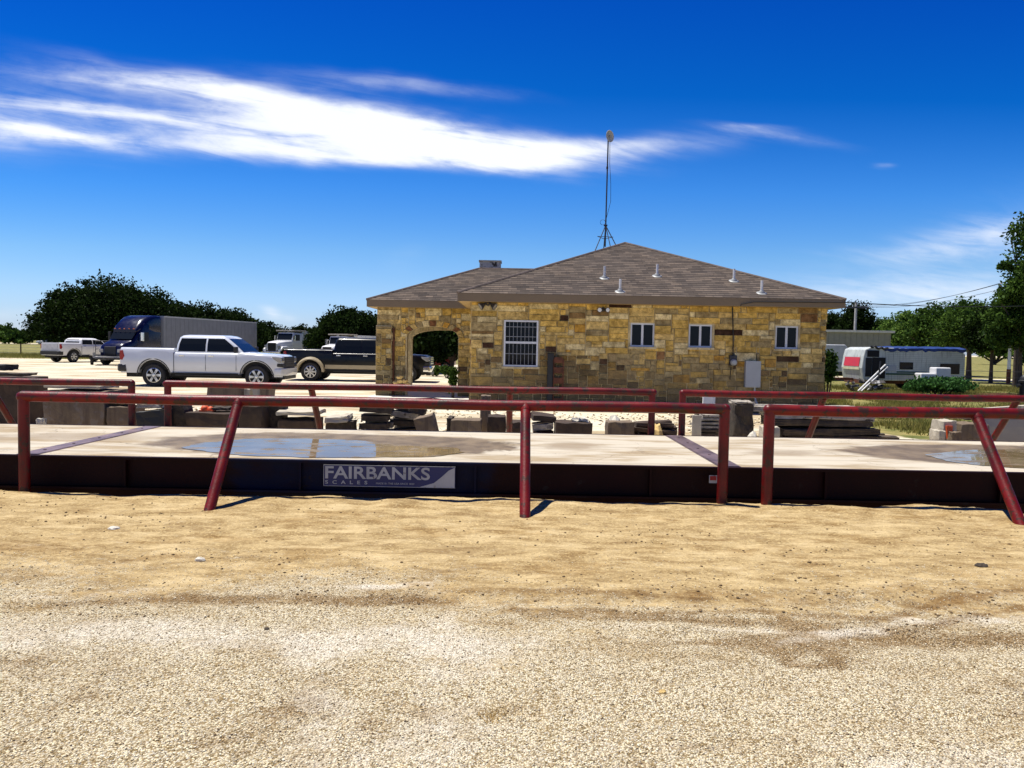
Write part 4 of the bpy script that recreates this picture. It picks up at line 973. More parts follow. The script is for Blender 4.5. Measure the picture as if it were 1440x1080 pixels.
def pickup(name, label, paint, cat='pickup truck', L=5.88, Wd=2.03, H=1.92, wb_=3.75, rear=1.22, dually=False, trim=None, group=None, rimm=None, chromeb=False, spokes=6, cabx=(None, None)):
    root = thing(name, label, cat, (0, 0, 0), 0, group)
    x0 = -L / 2; x1 = L / 2; xr = x0 + rear; xf = xr + wb_; rw = .42; ra = .575; hw0 = Wd / 2
    cb = x0 + L * .335 if cabx[0] is None else cabx[0]; cf = x0 + L * .735 if cabx[1] is None else cabx[1]      # cab back / cowl
    zbed, zbelt, zcowl, znose = 1.42, 1.28, 1.31, 1.21
    def zb(x):
        z = .50
        for xa in (xr, xf):
            if abs(x - xa) < ra: z = max(z, rw + math.sqrt(max(0, ra * ra - (x - xa) ** 2)) * .98)
        if x > xf + ra: z = .42
        return z
    def zt(x):
        if x < cb: return zbed
        if x < cf: return zbelt + .0
        t = (x - cf) / (x1 - cf); return zcowl - (zcowl - znose) * t - .10 * sstep(np.array(t), .88, 1.0)
    def hw(x, z):
        t = z
        y = hw0 - .05 * sstep(np.array(t), .95, 1.45) - .05 * (1 - sstep(np.array(t), .45, .85))
        if x > xf: y -= .16 * ((x - xf) / (x1 - xf)) ** 2.2
        if x < x0 + .1: y -= .03
        for xa in (xr, xf): y += .030 * math.exp(-((x - xa) / .55) ** 4)
        return float(y)
    X = sorted({x0, x0 + .03, x0 + .12, cb - .012, cb - .011, cb + .011, cb + .012, cf - .05, cf + .05, x1 - .22, x1 - .12, x1 - .05, x1,
                *[xa + s_ * ra * math.sin(a * math.pi / 16) for xa in (xr, xf) for a in range(0, 9) for s_ in (-1, 1)], *[xa + s_ * (ra + .004) for xa in (xr, xf) for s_ in (-1, 1)],
                *list(np.linspace(x0 + .2, x1 - .3, 22))})
    rings = []
    for x in X:
        a, b_ = zb(x), float(zt(x)); rg = [(x, hw(x, a) - .015, a)]
        gap = .012 if abs(x - cb) < .0115 else 0
        for k in range(1, 7): z = a + (b_ - .07 - a) * k / 6; rg.append((x, hw(x, z) - gap, z))
        rg.append((x, hw(x, b_) - .03, b_ - .02)); rg.append((x, hw(x, b_) - .09, b_)); rg.append((x, .3, b_ + (.02 if x > cf else 0)))
        rg = rg + [(q[0], -q[1], q[2]) for q in reversed(rg)]
        rings.append(rg)
    mb = MB(); mb.loft(rings); body = mb.build('body', paint, root, True)
    mb = MB(); mb.box(x0 + .1, x1 - .25, -hw0 + .30, hw0 - .30, .34, 1.0); mb.box(xr - .6, xr + .6, -hw0 + .10, hw0 - .10, .62, 1.2); mb.box(xf - .6, xf + .5, -hw0 + .14, hw0 - .14, .62, 1.12); mb.box(xr + .56, xf - .56, -hw0 + .12, hw0 - .12, .40, .52)
    mb.build('underbody', M_under, root)
    mb = MB(); mb.box(x0 + .10, cb - .10, -hw0 + .22, hw0 - .22, zbed - .05, zbed + .006); mb.build('bed_floor', M_under, root)
    for s_ in (1, -1):
        mb = MB()
        for xa in (xr, xf):
            P_ = [(xa + (ra + .03) * math.cos(math.pi * i / 14), rw + (ra + .03) * math.sin(math.pi * i / 14)) for i in range(15)]
            mb.tube([(q[0], s_ * (hw(q[0], min(q[1], 1.0)) - .012), q[1]) for q in P_], .022, 6)
            mb.build('arch_lip', M_blkplas if not dually else paint, root, True); mb = MB()
        mb.box(xr + ra + .08, xf - ra - .08, s_ * (hw0 + .0) - .012, s_ * (hw0 + .0) + .012, .50, .535); mb.build('rocker_trim', M_blkplas, root)
        mb = MB(); yb = hw(cb, 1.0); mb.box(cb - .006, cb + .006, s_ * yb - .01, s_ * yb + .003, .52, zbelt - .02); mb.build('bed_gap', M_under, root)
    # cab
    zr = H; levels = [(zbelt - .03, 0, 0, hw0 - .07), (zbelt + .30, .04, .36, hw0 - .13), (zr - .10, .10, .68, hw0 - .22), (zr - .03, .18, .80, hw0 - .30), (zr, .34, .98, hw0 - .46)]
    def cabring(z, dr, df, h):
        xa, xb2 = cb + dr + .02, cf + .20 - df; q = .10; n = 4; out = []
        for (cx, cy, a0) in ((xb2 - q, h - q, 0), (xa + q, h - q, 90), (xa + q, -h + q, 180), (xb2 - q, -h + q, 270)):
            for i in range(n + 1): a = R(a0 + 90 * i / n); out.append((cx + q * math.cos(a), cy + q * math.sin(a), z))
        return out
    mb = MB(); mb.loft([cabring(*l) for l in levels]); cab = mb.build('cab', paint, root, True)
    def lev(z):
        for a, b_ in zip(levels[:-1], levels[1:]):
            if a[0] <= z <= b_[0]: t = (z - a[0]) / (b_[0] - a[0]); return [a[i] + (b_[i] - a[i]) * t for i in range(4)]
    def side_pane(xa0, xb0, za, zb_, s_, nm='side_window'):
        vs = []
        for z in (za, levels[1][0], zb_):
            l = lev(z)
            xb2 = min(xb0, cf + .20 - l[2] - .13) if xb0 > cf - .6 else xb0
            xa2 = max(xa0, cb + l[1] + .12)
            vs += [(xa2, s_ * (l[3] + .004), z), (xb2, s_ * (l[3] + .004), z)]
        mb = MB(); mb.add(vs, [(0, 1, 3, 2), (2, 3, 5, 4)]); mb.build(nm, M_glass, cab, recalc=False)
    xm = (cb + cf) / 2 - .02
    for s_ in (1, -1):
        side_pane(cb + .13, xm - .03, zbelt + .03, zr - .13, s_); side_pane(xm + .03, cf + .2, zbelt + .03, zr - .13, s_)
    a, b_ = levels[0], levels[2]
    t0, t1 = .08, .97
    def wp(t, y, x_s, o): z = a[0] + (b_[0] - a[0]) * t; l = lev(z); return (x_s(l) + o, y * (l[3] - .10), z)
    fr = lambda l: cf + .20 - l[2]
    mb = MB(); vs = []
    for t in (t0, .37, .66, t1): vs += [wp(t, -1, fr, .012), wp(t, 1, fr, .012)]
    mb.add(vs, [(0, 1, 3, 2), (2, 3, 5, 4), (4, 5, 7, 6)]); mb.build('windshield', M_glass, cab, recalc=False)
    re = lambda l: cb + l[1] + .02
    mb = MB(); vs = []
    for t in (.12, .5, .95): vs += [wp(t, -.9, re, -.012), wp(t, .9, re, -.012)]
    mb.add(vs, [(0, 1, 3, 2), (2, 3, 5, 4)]); mb.build('rear_window', M_glass, cab, recalc=False)
    # doors: seams and handles
    for s_ in (1, -1):
        for xx in (xm, cf - .08):
            mb = MB(); y = hw(xx, 1.0); mb.box(xx - .005, xx + .005, s_ * (y + .001) - .004, s_ * (y + .001) + .004, .62, zbelt - .08); mb.build('door_seam', M_under, root)
    for s_ in (1, -1):
        for xx in (xm - .72, cb + .22) if False else (cb + .28, xm + .20):
            y = hw(xx, 1.16); mb = MB(); mb.cbox((xx, s_ * (y + .015), 1.16), (.20, .035, .04)); mb.build('door_handle', M_chrome if chromeb or True else paint, root, bevel=.008)
        mb = MB(); mb.cbox((cf - .05, s_ * (hw0 + .10), zbelt + .12), (.12, .22, .22)); mi = mb.build('mirror', M_blkplas, root, bevel=.03)
        mb = MB(); y = hw(0, .6); mb.box(cb + .05, cf + .12, s_ * (hw0 - .03) - .05, s_ * (hw0 - .03) + .05, .43, .475); mb.build('running_board', M_blkplas, root, bevel=.01)
        mb = MB(); mb.prism([(x0 + .0, .98), (x0 - .005, 1.30), (x0 + .10, 1.32), (x0 + .17, 1.10), (x0 + .10, .96)], s_ * (hw0 - .10), s_ * (hw0 + .0)); mb.build('tail_light', M_tail, root, bevel=.012)
        mb = MB(); mb.prism([(x1 - .30, 1.08), (x1 - .36, 1.17), (x1 + .004, 1.15), (x1 + .02, .98), (x1 - .10, .95)], s_ * (hw0 - .50), s_ * (hw0 - .045)); mb.build('headlight', M_lamp, root, bevel=.02)
        mb = MB(); mb.prism([(x1 - .22, .80), (x1 - .20, .93), (x1 + .03, .91), (x1 + .04, .78)], s_ * (hw0 - .44), s_ * (hw0 - .10)); mb.build('fog_lamp', M_blkplas, root, bevel=.02)
    mb = MB(); mb.box(x1 - .10, x1 + .03, -.62, .62, .74, 1.17)
    gr_ = mb.build('grille', M_blkplas, root, bevel=.03)
    mb = MB(); [mb.box(x1 + .025, x1 + .045, -.56, .56, z, z + .03) for z in (.84, .93, 1.02, 1.10)]; mb.build('grille_bars', M_chrome if chromeb else M_dkgrey, gr_)
    bm_ = M_chrome if chromeb else M_blkplas
    mb = MB(); mb.loft([rrect(x1 - .25, hw0 - .06, .48, .74, .06), rrect(x1 - .02, hw0 - .10, .47, .75, .06), rrect(x1 + .10, hw0 - .28, .47, .74, .06)]); mb.build('front_bumper', M_chrome if chromeb else paint, root, True)
    mb = MB(); mb.box(x1 - .15, x1 + .06, -hw0 + .25, hw0 - .25, .33, .48); mb.build('front_valance', M_blkplas, root, bevel=.03)
    mb = MB(); mb.loft([rrect(x0 - .14, hw0 - .12, .56, .80, .05), rrect(x0 - .05, hw0 - .02, .54, .82, .05), rrect(x0 + .22, hw0 + .005, .54, .82, .05)]); mb.build('rear_bumper', bm_, root, True)
    if dually:
        for s_ in (1, -1):
            mb = MB(); rr_ = []
            for i in range(13):
                a = math.pi * i / 12; cx, cz = xr + (ra + .06) * math.cos(a), rw + (ra + .06) * math.sin(a)
                ox, oz = xr + (ra - .04) * math.cos(a), rw + (ra - .04) * math.sin(a)
                y0_ = s_ * (hw0 - .06); y1_ = s_ * (hw0 + .20)
                rr_.append([(cx, y0_, cz + .04), (cx, y1_ - s_ * .07, cz + .03), (cx, y1_, cz - .06 * math.sin(a)), (ox, y1_, oz), (ox, y0_, oz)])
            mb.loft(rr_); mb.build('flared_fender', trim or paint, root, True)
        for s_ in (1, -1):
            mb = MB(); yv = hw0 + .006
            mb.box(x0 + .05, xr - ra - .02, s_ * yv - .01, s_ * yv + .01, .56, .74); mb.box(xr + ra + .06, xf - ra - .04, s_ * yv - .01, s_ * yv + .01, .56, .74); mb.build('lower_trim', trim or paint, root)
    yw = hw0 - .15
    for xa in (xr, xf):
        for s_ in (1, -1):
            if dually and xa == xr: wheel(root, xa, s_ * (yw + .14), rw, .25, 8, rimm); wheel(root, xa, s_ * (yw - .20), rw, .25, 8, rimm)
            else: wheel(root, xa, s_ * yw, rw, .27, spokes, rimm)
    return root
# white crew-cab pickup parked side-on
YP = 28.0
pk = pickup('pickup_truck', 'shiny white crew cab pickup parked side-on behind the left guard rails', M_white)
xrear = at(164, 520, YP).x; pk.location = (xrear + 5.88 / 2 + .12, YP + 1.0, 0)
for s_ in (1, -1):
    pass
bpk = pickup('pickup_truck', 'black dual rear wheel pickup with tan lower trim parked behind the stone porch', M_black, L=6.5, Wd=2.05, H=1.97, wb_=4.32, rear=1.22, dually=True, trim=M_tan, chromeb=True, spokes=8)
xw = at(438, 520, 34.5).x; bpk.location = (xw + (6.5 / 2 - 1.22), 35.4, 0)
spk = pickup('pickup_truck', 'small old white pickup seen from behind at the far left of the yard', M_whitet, L=5.3, Wd=1.9, H=1.78, wb_=3.3, rear=1.15, spokes=6)
p = at(88, 500, 55); spk.location = (p.x, 57.5, 0); spk.rotation_euler = (0, 0, R(71))
# tailgate detail on the small one
mb = MB(); mb.box(-2.69, -2.66, -.72, .72, .86, 1.33); mb.build('tailgate', mat('tailgate_grey_white', (.52, .53, .54), .5), spk, bevel=.01)
# far white van on the road
def far_suv():
    t = thing('parked_car', 'tiny white car on the distant road at the far left', 'car'); mb = MB()
    mb.loft([rrect(x, w_, .35, z, .18) for x, w_, z in ((-2.2, .8, .9), (-2.1, .88, 1.05), (-.9, .9, 1.1), (1.2, .9, 1.1), (2.0, .88, 1.0), (2.25, .8, .85))]); mb.build('body', M_whitet, t, True)
    mb = MB(); mb.loft([rrect(x, w_, 1.0, z, .15) for x, w_, z in ((-1.9, .75, 1.35), (-1.5, .8, 1.75), (.2, .8, 1.78), (1.1, .75, 1.3))]); mb.build('cabin', M_glass, t, True)
    mb = MB(); mb.box(-1.5, .25, -.72, .72, 1.76, 1.84); mb.build('roof_panel', M_whitet, t, bevel=.02)
    for x in (-1.35, 1.35):
        for y in (-.8, .8): wheel(t, x, y, .34, .22, 5)
    return t
fs = far_suv(); p = at(61, 482, 225); fs.location = (p.x, 226, 0); fs.rotation_euler = (0, 0, R(200))

# blue semi tractor and trailer
def semi():
    t = thing('semi_truck', 'dark blue sleeper semi tractor hitched to a grey box trailer', 'semi truck')
    # x forward
    mb = MB()
    mb.loft([rrect(x, w_, zb_, zt_, r) for x, w_, zb_, zt_, r in ((-1.6, 1.22, .9, 3.35, .12), (.35, 1.22, .9, 3.35, .14), (1.0, 1.18, .8, 2.55, .18), (1.5, 1.10, .7, 1.95, .22), (2.2, 1.04, .6, 1.75, .25), (2.6, .98, .55, 1.55, .28), (2.75, .85, .6, 1.3, .25))])
    mb.build('cab', M_blue, t, True)
    mb = MB()
    mb.loft([rrect(x, w_, 2.5, zt_, r) for x, w_, zt_, r in ((-1.62, 1.24, 3.98, .22), (-.9, 1.24, 3.98, .25), (-.2, 1.22, 3.86, .35), (.35, 1.19, 3.58, .45), (.8, 1.12, 3.20, .30), (1.12, 1.0, 2.80, .14))]); mb.build('roof_fairing', M_blue, t, True)
    mb = MB(); mb.add([(.86, -1.02, 2.74), (.86, 1.02, 2.74), (1.48, .98, 2.02), (1.48, -.98, 2.02)], [(0, 1, 2, 3)])
    mb.v = [(x + .10, y, z + .02) for x, y, z in mb.v]; mb.build('windshield', M_glass, t, recalc=False)
    for s_ in (1, -1):
        mb = MB(); mb.box(-.1, .75, s_ * 1.225 - .01, s_ * 1.225 + .01, 1.9, 2.6); mb.build('side_window', M_glass, t)
        mb = MB(); mb.cbox((.95, s_ * 1.45, 2.25), (.16, .22, .7)); mb.build('mirror', M_chrome if s_ > 0 else M_blkplas, t, bevel=.03)
        mb = MB(); mb.cbox((2.66, s_ * .78, 1.12), (.25, .35, .28)); mb.build('headlight', M_lamp, t, bevel=.05)
        mb = MB(); mb.tube([(-1.2, s_ * .95, .75), (.6, s_ * .95, .75)], .32, 16); mb.build('fuel_tank', M_chrome, t, True)
    for k in range(5):
        mb = MB(); mb.cbox((1.14, (k - 2) * .42, 2.86), (.05, .14, .06)); mb.build('marker_light', M_amber, t, bevel=.01)
    mb = MB(); mb.box(2.66, 2.80, -.5, .5, .8, 1.45); mb.build('grille', M_blkplas, t, bevel=.05)
    mb = MB(); mb.box(2.5, 2.88, -1.08, 1.08, .42, .72); mb.build('front_bumper', M_dkgrey, t, bevel=.08)
    mb = MB(); mb.box(-3.6, 2.8, -.5, .5, .5, .9); mb.build('chassis', M_under, t)
    for x in (2.0, -1.9, -3.1):
        for s_ in (1, -1): wheel(t, x, s_ * .98, .50, .32, 8)
    # trailer
    mb = MB(); mb.box(-16.8, -2.0, -1.29, 1.29, 1.15, 3.98); tr = mb.build('trailer', M_alu, t, bevel=.03)
    mb = MB(); mb.box(-16.82, -1.98, -1.31, 1.31, 3.90, 4.0); mb.build('top_rail', M_grey, tr)
    mb = MB(); mb.box(-2.0, -1.985, -1.29, 1.29, 1.15, 3.9); mb.build('front_wall', M_grey, tr)
    mb = MB(); mb.box(-16.8, -2.1, -.5, .5, .8, 1.15); mb.box(-16.82, -1.98, -1.305, 1.305, 1.08, 1.2); mb.build('trailer_frame', M_under, tr)
    mb = MB()
    for k in range(24): xx = -2.3 - k * .61; mb.box(xx - .012, xx + .012, -1.302, 1.302, 1.2, 3.9)
    mb.build('panel_ribs', M_alu, tr)
    for x in (-14.2, -15.4):
        for s_ in (1, -1): wheel(t, x, s_ * 1.0, .50, .32, 8)
    return t
se = semi(); se.scale = (.86, .86, .86)
p = at(165, 480, 52); se.location = (p.x + .55, 53.2, 0)
se.rotation_euler = (0, 0, R(-90 - 11) )

# white dump trucks facing the yard
def dump_truck(label):
    t = thing('dump_truck', label, 'dump truck', (0, 0, 0), 0, 'white dump trucks parked in the yard')
    mb = MB(); mb.loft([rrect(x, w_, zb_, zt_, r) for x, w_, zb_, zt_, r in ((.1, 1.02, .9, 1.95, .12), (1.0, .92, .9, 1.90, .2), (2.0, .78, .85, 1.78, .25), (2.2, .74, .85, 1.65, .25))]); mb.build('hood', M_whitet, t, True)
    mb = MB(); mb.loft([rrect(x, w_, .9, zt_, r) for x, w_, zt_, r in ((-1.5, 1.05, 2.78, .15), (-.05, 1.05, 2.80, .16), (.22, 1.03, 2.05, .14))]); mb.build('cab', M_whitet, t, True)
    mb = MB(); mb.add([(.02, -.93, 2.68), (.02, .93, 2.68), (.23, .93, 2.02), (.23, -.93, 2.02)], [(0, 1, 2, 3)]); mb.v = [(x + .02, y, z) for x, y, z in mb.v]; mb.build('windshield', M_glass, t, recalc=False)
    for s_ in (1, -1):
        mb = MB(); mb.box(-1.0, -.15, s_ * 1.055 - .008, s_ * 1.055 + .008, 1.95, 2.6); mb.build('side_window', M_glass, t)
        mb = MB(); mb.cbox((.25, s_ * 1.32, 2.2), (.08, .2, .55)); mb.tube([(.15, s_ * 1.05, 2.4), (.25, s_ * 1.3, 2.4)], .02, 6); mb.build('mirror', M_chrome, t)
        mb = MB(); mb.tube([(-1.65, s_ * .98, 1.0), (-1.65, s_ * .98, 3.0)], .07, 10); mb.build('exhaust_stack', M_chrome, t, True)
        mb = MB(); mb.cbox((2.1, s_ * .85, 1.3), (.25, .26, .26)); mb.build('headlight', M_lamp, t, bevel=.04)
        mb = MB(); mb.loft([rrect(x, .2, zb_, zt_, .06) for x, zb_, zt_ in ((.7, .95, 1.15), (1.2, 1.05, 1.35), (1.9, 1.0, 1.3), (2.2, .8, 1.0))]); mb.v = [(x, y + s_ * .98, z) for x, y, z in mb.v]; mb.build('fender', M_whitet, t, True)
    mb = MB(); mb.box(2.16, 2.27, -.5, .5, .85, 1.68); mb.build('grille', M_blkplas, t, bevel=.04)
    mb = MB(); mb.box(2.2, 2.4, -1.1, 1.1, .5, .8); mb.build('front_bumper', M_chrome, t, bevel=.05)
    mb = MB(); mb.box(-7.0, 2.1, -.45, .45, .55, .95); mb.build('chassis', M_under, t)
    mb = MB(); mb.loft([[(x, -w1, 1.15), (x, w1, 1.15), (x, w2, 2.95), (x, -w2, 2.95)] for x, w1, w2 in ((-7.2, 1.2, 1.25), (-1.9, 1.2, 1.25))]); bod = mb.build('dump_body', M_whitet, t)
    mb = MB()
    for k in range(7): mb.box(-7.0 + k * .85, -6.88 + k * .85, -1.31, 1.31, 1.2, 2.9)
    mb.build('body_ribs', M_whitet, bod)
    mb = MB(); mb.box(-1.9, .1, -1.2, 1.2, 2.93, 3.05); mb.build('cab_shield', mat('tan_tarp_box', (.40, .36, .30), .7), bod, bevel=.02)
    for x in (1.35, -4.6, -5.9):
        for s_ in (1, -1): wheel(t, x, s_ * .98, .5, .3, 8)
    return t
d1 = dump_truck('white dump truck facing the yard above the hood of the white pickup'); p = at(383, 480, 80); d1.location = (p.x + .8, 82, 0); d1.rotation_euler = (0, 0, R(-90 - 22)); 
d2 = dup(d1, (at(462, 480, 66).x + .4, 68, 0), R(-90 - 18), 'white dump truck behind the bed of the black dual wheel pickup'); d2.scale = (.84, .84, .84)

# utility trailer beside the semi
def utility_trailer():
    t = thing('flatbed_trailer', 'small low flatbed trailer parked between the old white pickup and the semi', 'trailer')
    mb = MB(); mb.box(-1.7, 1.7, -1.0, 1.0, .62, .72); mb.box(-1.7, 1.7, -1.02, -.97, .72, 1.05); mb.box(-1.7, 1.7, .97, 1.02, .72, 1.05); mb.build('bed', mat('trailer_pale_grey', (.34, .33, .31), .6), t)
    mb = MB(); mb.box(-1.6, 2.2, -.6, -.52, .48, .62); mb.box(-1.6, 2.2, .52, .6, .48, .62); mb.tube([(1.7, -.9, .55), (3.0, 0, .5), (1.7, .9, .55)], .05, 8); mb.build('frame', M_under, t)
    mb = MB(); mb.tube([(-1.72, -1.0, .6), (-1.72, -1.0, 2.0), (-1.72, 1.0, 2.0), (-1.72, 1.0, .6)], .035, 6); mb.tube([(-1.72, -1, 1.3), (-1.72, 1, 1.3)], .025, 6); mb.build('headache_rack', M_dkgrey, t)
    for s_ in (1, -1):
        wheel(t, -.2, s_ * 1.18, .36, .22, 6)
        mb = MB(); mb.box(-.7, .3, s_ * 1.18 - .14, s_ * 1.18 + .14, .78, .82); mb.build('fender', M_concl, t)
    return t
ut = utility_trailer(); p = at(146, 505, 51); ut.location = (p.x, 51.5, 0); ut.rotation_euler = (0, 0, R(-65)); ut.scale = (.8, .8, .8)

# wrecked travel trailer
YR = 35.0
def rv():
    a, b_ = at(1213, 520, YR), at(1357, 520, YR); L = b_.x - a.x; H = 2.0
    x0 = a.x
    t = thing('travel_trailer', 'derelict white travel trailer with red front panel and blue tarp on its roof', 'travel trailer', (x0, YR, 0)); O = (x0, YR, 0)
    W_ = 2.2; mb = MB()
    prof = [(0.06, .45), (-.04, 1.0), (.03, 1.55), (.10, 1.86), (.35, 1.97), (L - .2, 1.87), (L, 1.70), (L, .45)]
    mb.prism([(x0 + q[0], q[1]) for q in prof], YR, YR + W_); body = mb.build('body', M_rvwhite, t, off=O, bevel=.04)
    # torn open side and door hole
    def pnl(nm, xa, xb_, za, zb_, m_, y=YR - .012, d=.02, par=None, lab=None):
        mb = MB(); mb.box(x0 + xa, x0 + xb_, y - d, y, za, zb_); return mb.build(nm, m_, par or body, off=O, label=lab)
    pnl('door_opening', .42, 1.02, .55, 1.50, M_under); pnl('torn_panel', .18, .72, 1.52, 1.82, M_under); pnl('torn_panel', .12, .40, .62, 1.48, mat('dark_insulation', (.02, .02, .018), .9))
    pnl('window', 1.68, 2.28, .98, 1.30, M_glass); pnl('window', 3.52, 4.40, .80, 1.27, M_glass); pnl('window', 1.08, 1.52, .88, 1.14, M_grey)
    pnl('green_stripe', 1.06, 3.45, .72, .80, M_rvgreen, lab='dark green stripe'); pnl('green_stripe', 1.55, 2.9, .83, .89, M_rvgreen)
    mb = MB()
    for z in np.arange(.55, 1.85, .085): mb.box(x0 + 1.06, x0 + L - .02, YR - .018, YR - .004, z - .005, z + .005)
    mb.build('siding_seams', mat('seam_grey', (.30, .33, .33), .6), body, off=O)
    # front end (faces left): white cap, red panel
    mb = MB(); mb.add([(x0 - .055, YR + .3, 1.08), (x0 - .055, YR + W_ - .3, 1.08), (x0 + .0, YR + W_ - .3, 1.50), (x0 + .0, YR + .3, 1.50)], [(0, 3, 2, 1)])
    mb.build('red_front_panel', M_rvred, body, off=O, recalc=False)
    # the front corner: curved cap seen from the side as white and red
    mb = MB(); mb.box(x0 - .06, x0 - .02, YR + .25, YR + W_ - .25, .93, 1.05); mb.build('cream_panel', M_cream, body, off=O)
    rnd = random.Random(3)
    mb = MB(); n = 26; rows = []
    for i in range(n + 1):
        x = x0 + .95 + (L - .95) * i / n; s_ = rnd.uniform(-.03, .05)
        rows.append([(x, YR - .05, 1.83 + s_ - .05 * rnd.random()), (x, YR - .04, 1.93 + s_ * .5), (x, YR + .5, 2.0 + s_), (x, YR + 1.2, 2.02 + rnd.uniform(-.02, .03)), (x, YR + W_ + .05, 1.92)])
    mb.loft(rows, caps=False, closed=False); tp = mb.build('roof_tarp', M_tarp, t, off=O)
    sm_ = tp.modifiers.new('thickness', 'SOLIDIFY'); sm_.thickness = .02
    mb = MB(); pts = [(x0 + .3 + i * .1, YR - .04, 1.95 + rnd.uniform(-.06, .06)) for i in range(9)]; mb.tube(pts, .05, 6); mb.build('torn_roof_edge', M_blkplas, body, off=O)
    mb = MB(); mb.box(x0 - 1.1, x0, YR + .9, YR + 1.0, .42, .52); mb.box(x0 - 1.1, x0, YR + 1.3, YR + 1.4, .42, .52); mb.box(x0, x0 + L, YR + .3, YR + W_ - .3, .3, .44); mb.build('frame', M_rust, t, off=O)
    for s_ in (1, -1): 
        w3 = wheel(t, 2.9, YR * 0 + (W_ / 2 + s_ * .95), .34, .2, 6)
    return t, x0
rvt, rvx = rv()
def junk(nm, cat, label, mbf, m_, loc, bevel=.01, smooth=False):
    mb = MB(); mbf(mb); o = mb.build(nm, m_, None, smooth, bevel); o.location = loc; return tag(o, label, cat)
def debris(mb):
    rnd = random.Random(8)
    for i in range(26): mb.cbox((rnd.uniform(-.7, .7), rnd.uniform(-.4, .4), rnd.uniform(.05, .55) * (1 - .3 * rnd.random())), (rnd.uniform(.1, .7), rnd.uniform(.05, .3), rnd.uniform(.03, .12)), (rnd.uniform(-.6, .6), rnd.uniform(-.7, .7), rnd.uniform(0, 3)))
p = at(1212, 545, YR - .8)
o = junk('scrap_heap', 'scrap heap', 'tangled heap of dark and white scrap under the red panel of the wrecked trailer', debris, mat('scrap_mixed', (.07, .065, .06), .7, .2, .4, 9, spots=((.6, .6, .58), .3, 3)), (p.x, YR - .8, 0)); o['kind'] = 'stuff'
a, b_ = at(1208, 552, YR - 1.4), at(1249, 513, YR - .7)
for k, (dx, lab) in enumerate(((0, 'upper'), (.14, 'lower'))):
    mb = MB(); mb.tube([(a.x - .1 + dx, YR - 1.5, max(0.02, a.z)), (b_.x + dx * .7, YR - .45, b_.z - dx * .7)], .035 if k == 0 else .028, 8)
    o = mb.build('leaning_pole', M_pvc, None, True); tag(o, lab + ' of two long white poles leaning on the wrecked travel trailer', 'pole')
p = at(1240, 530, YR - .9); junk('step_ladder', 'post', 'thin dark post standing in front of the wrecked trailer doorway', lambda mb: (mb.tube([(0, 0, 0), (.12, 0, 1.35)], .03, 6), mb.tube([(-.4, 0, .12), (.6, 0, .14)], .04, 6)), M_dkgrey, (p.x - .2, YR - .9, 0), 0).name = 'metal_post'
# white boxy appliance behind the bush
def appliance(mb): mb.box(-.55, .1, -.3, .3, 0, .86); mb.box(.1, .75, -.3, .3, 0, 1.12)
p = at(1308, 530, YR - 1.2); o = junk('appliance', 'appliance', 'white discarded appliance poking up behind the leafy bush', appliance, M_whitet, (p.x, YR - 1.2, 0), .05)
# ================================================================== OTHER BUILDINGS
def shed():
    YS = 62.0; a, b_ = at(1120, 463, YS), at(1253, 470, YS)
    t = thing('metal_shed', 'olive grey metal shed with pale roof edge behind the stone building', 'shed', (a.x, YS, 0)); O = (a.x, YS, 0)
    zt = b_.z + .42; mb = MB(); mb.box(a.x - 10, b_.x, YS, YS + 14, 0, zt - .15); wl = mb.build('wall', M_shed, t, off=O)
    mb = MB(); x = a.x - 10
    while x < b_.x: mb.box(x, x + .05, YS - .03, YS - .002, .05, zt - .2); x += .45
    mb.build('wall_ribs', M_shed, wl, off=O)
    mb = MB(); xs_ = (a.x - 10.2, b_.x + .2); mb.add([(xs_[0], YS - .25, zt - .15), (xs_[1], YS - .25, zt - .15), (xs_[1], YS + 7, zt - .12), (xs_[0], YS + 7, zt - .12), (xs_[0], YS + 14.2, zt - .15), (xs_[1], YS + 14.2, zt - .15)], [(0, 1, 2, 3), (3, 2, 5, 4)])
    rf_ = mb.build('roof', M_shedroof, t, off=O); s_ = rf_.modifiers.new('thickness', 'SOLIDIFY'); s_.thickness = .18
shed()
def box_trailer():
    YS = 46.0; a, b_ = at(1150, 484, YS), at(1194, 538, YS)
    t = thing('cargo_trailer', 'white enclosed cargo trailer between the stone building and the wrecked travel trailer', 'cargo trailer', (a.x, YS, 0)); O = (a.x, YS, 0)
    mb = MB(); mb.prism([(a.x - 3, .55), (a.x - 3, a.z), (b_.x - .3, a.z), (b_.x, a.z - .35), (b_.x, .55)], YS, YS + 2.3); mb.build('body', mat('dull_white_panel', (.50, .52, .53), .5), t, off=O, bevel=.05)
    mb = MB(); mb.box(a.x - 2.9, b_.x - .1, YS + .2, YS + 2.0, .3, .55); mb.build('frame', M_under, t, off=O)
    for x in (-1.6, -.7): wheel(t, x, 0.12, .36, .22, 6)
    mb = MB(); mb.box(a.x + .2, b_.x - .08, YS - .02, YS - .002, .7, 1.1); mb.build('lower_panel', M_grey, t, off=O)
box_trailer()
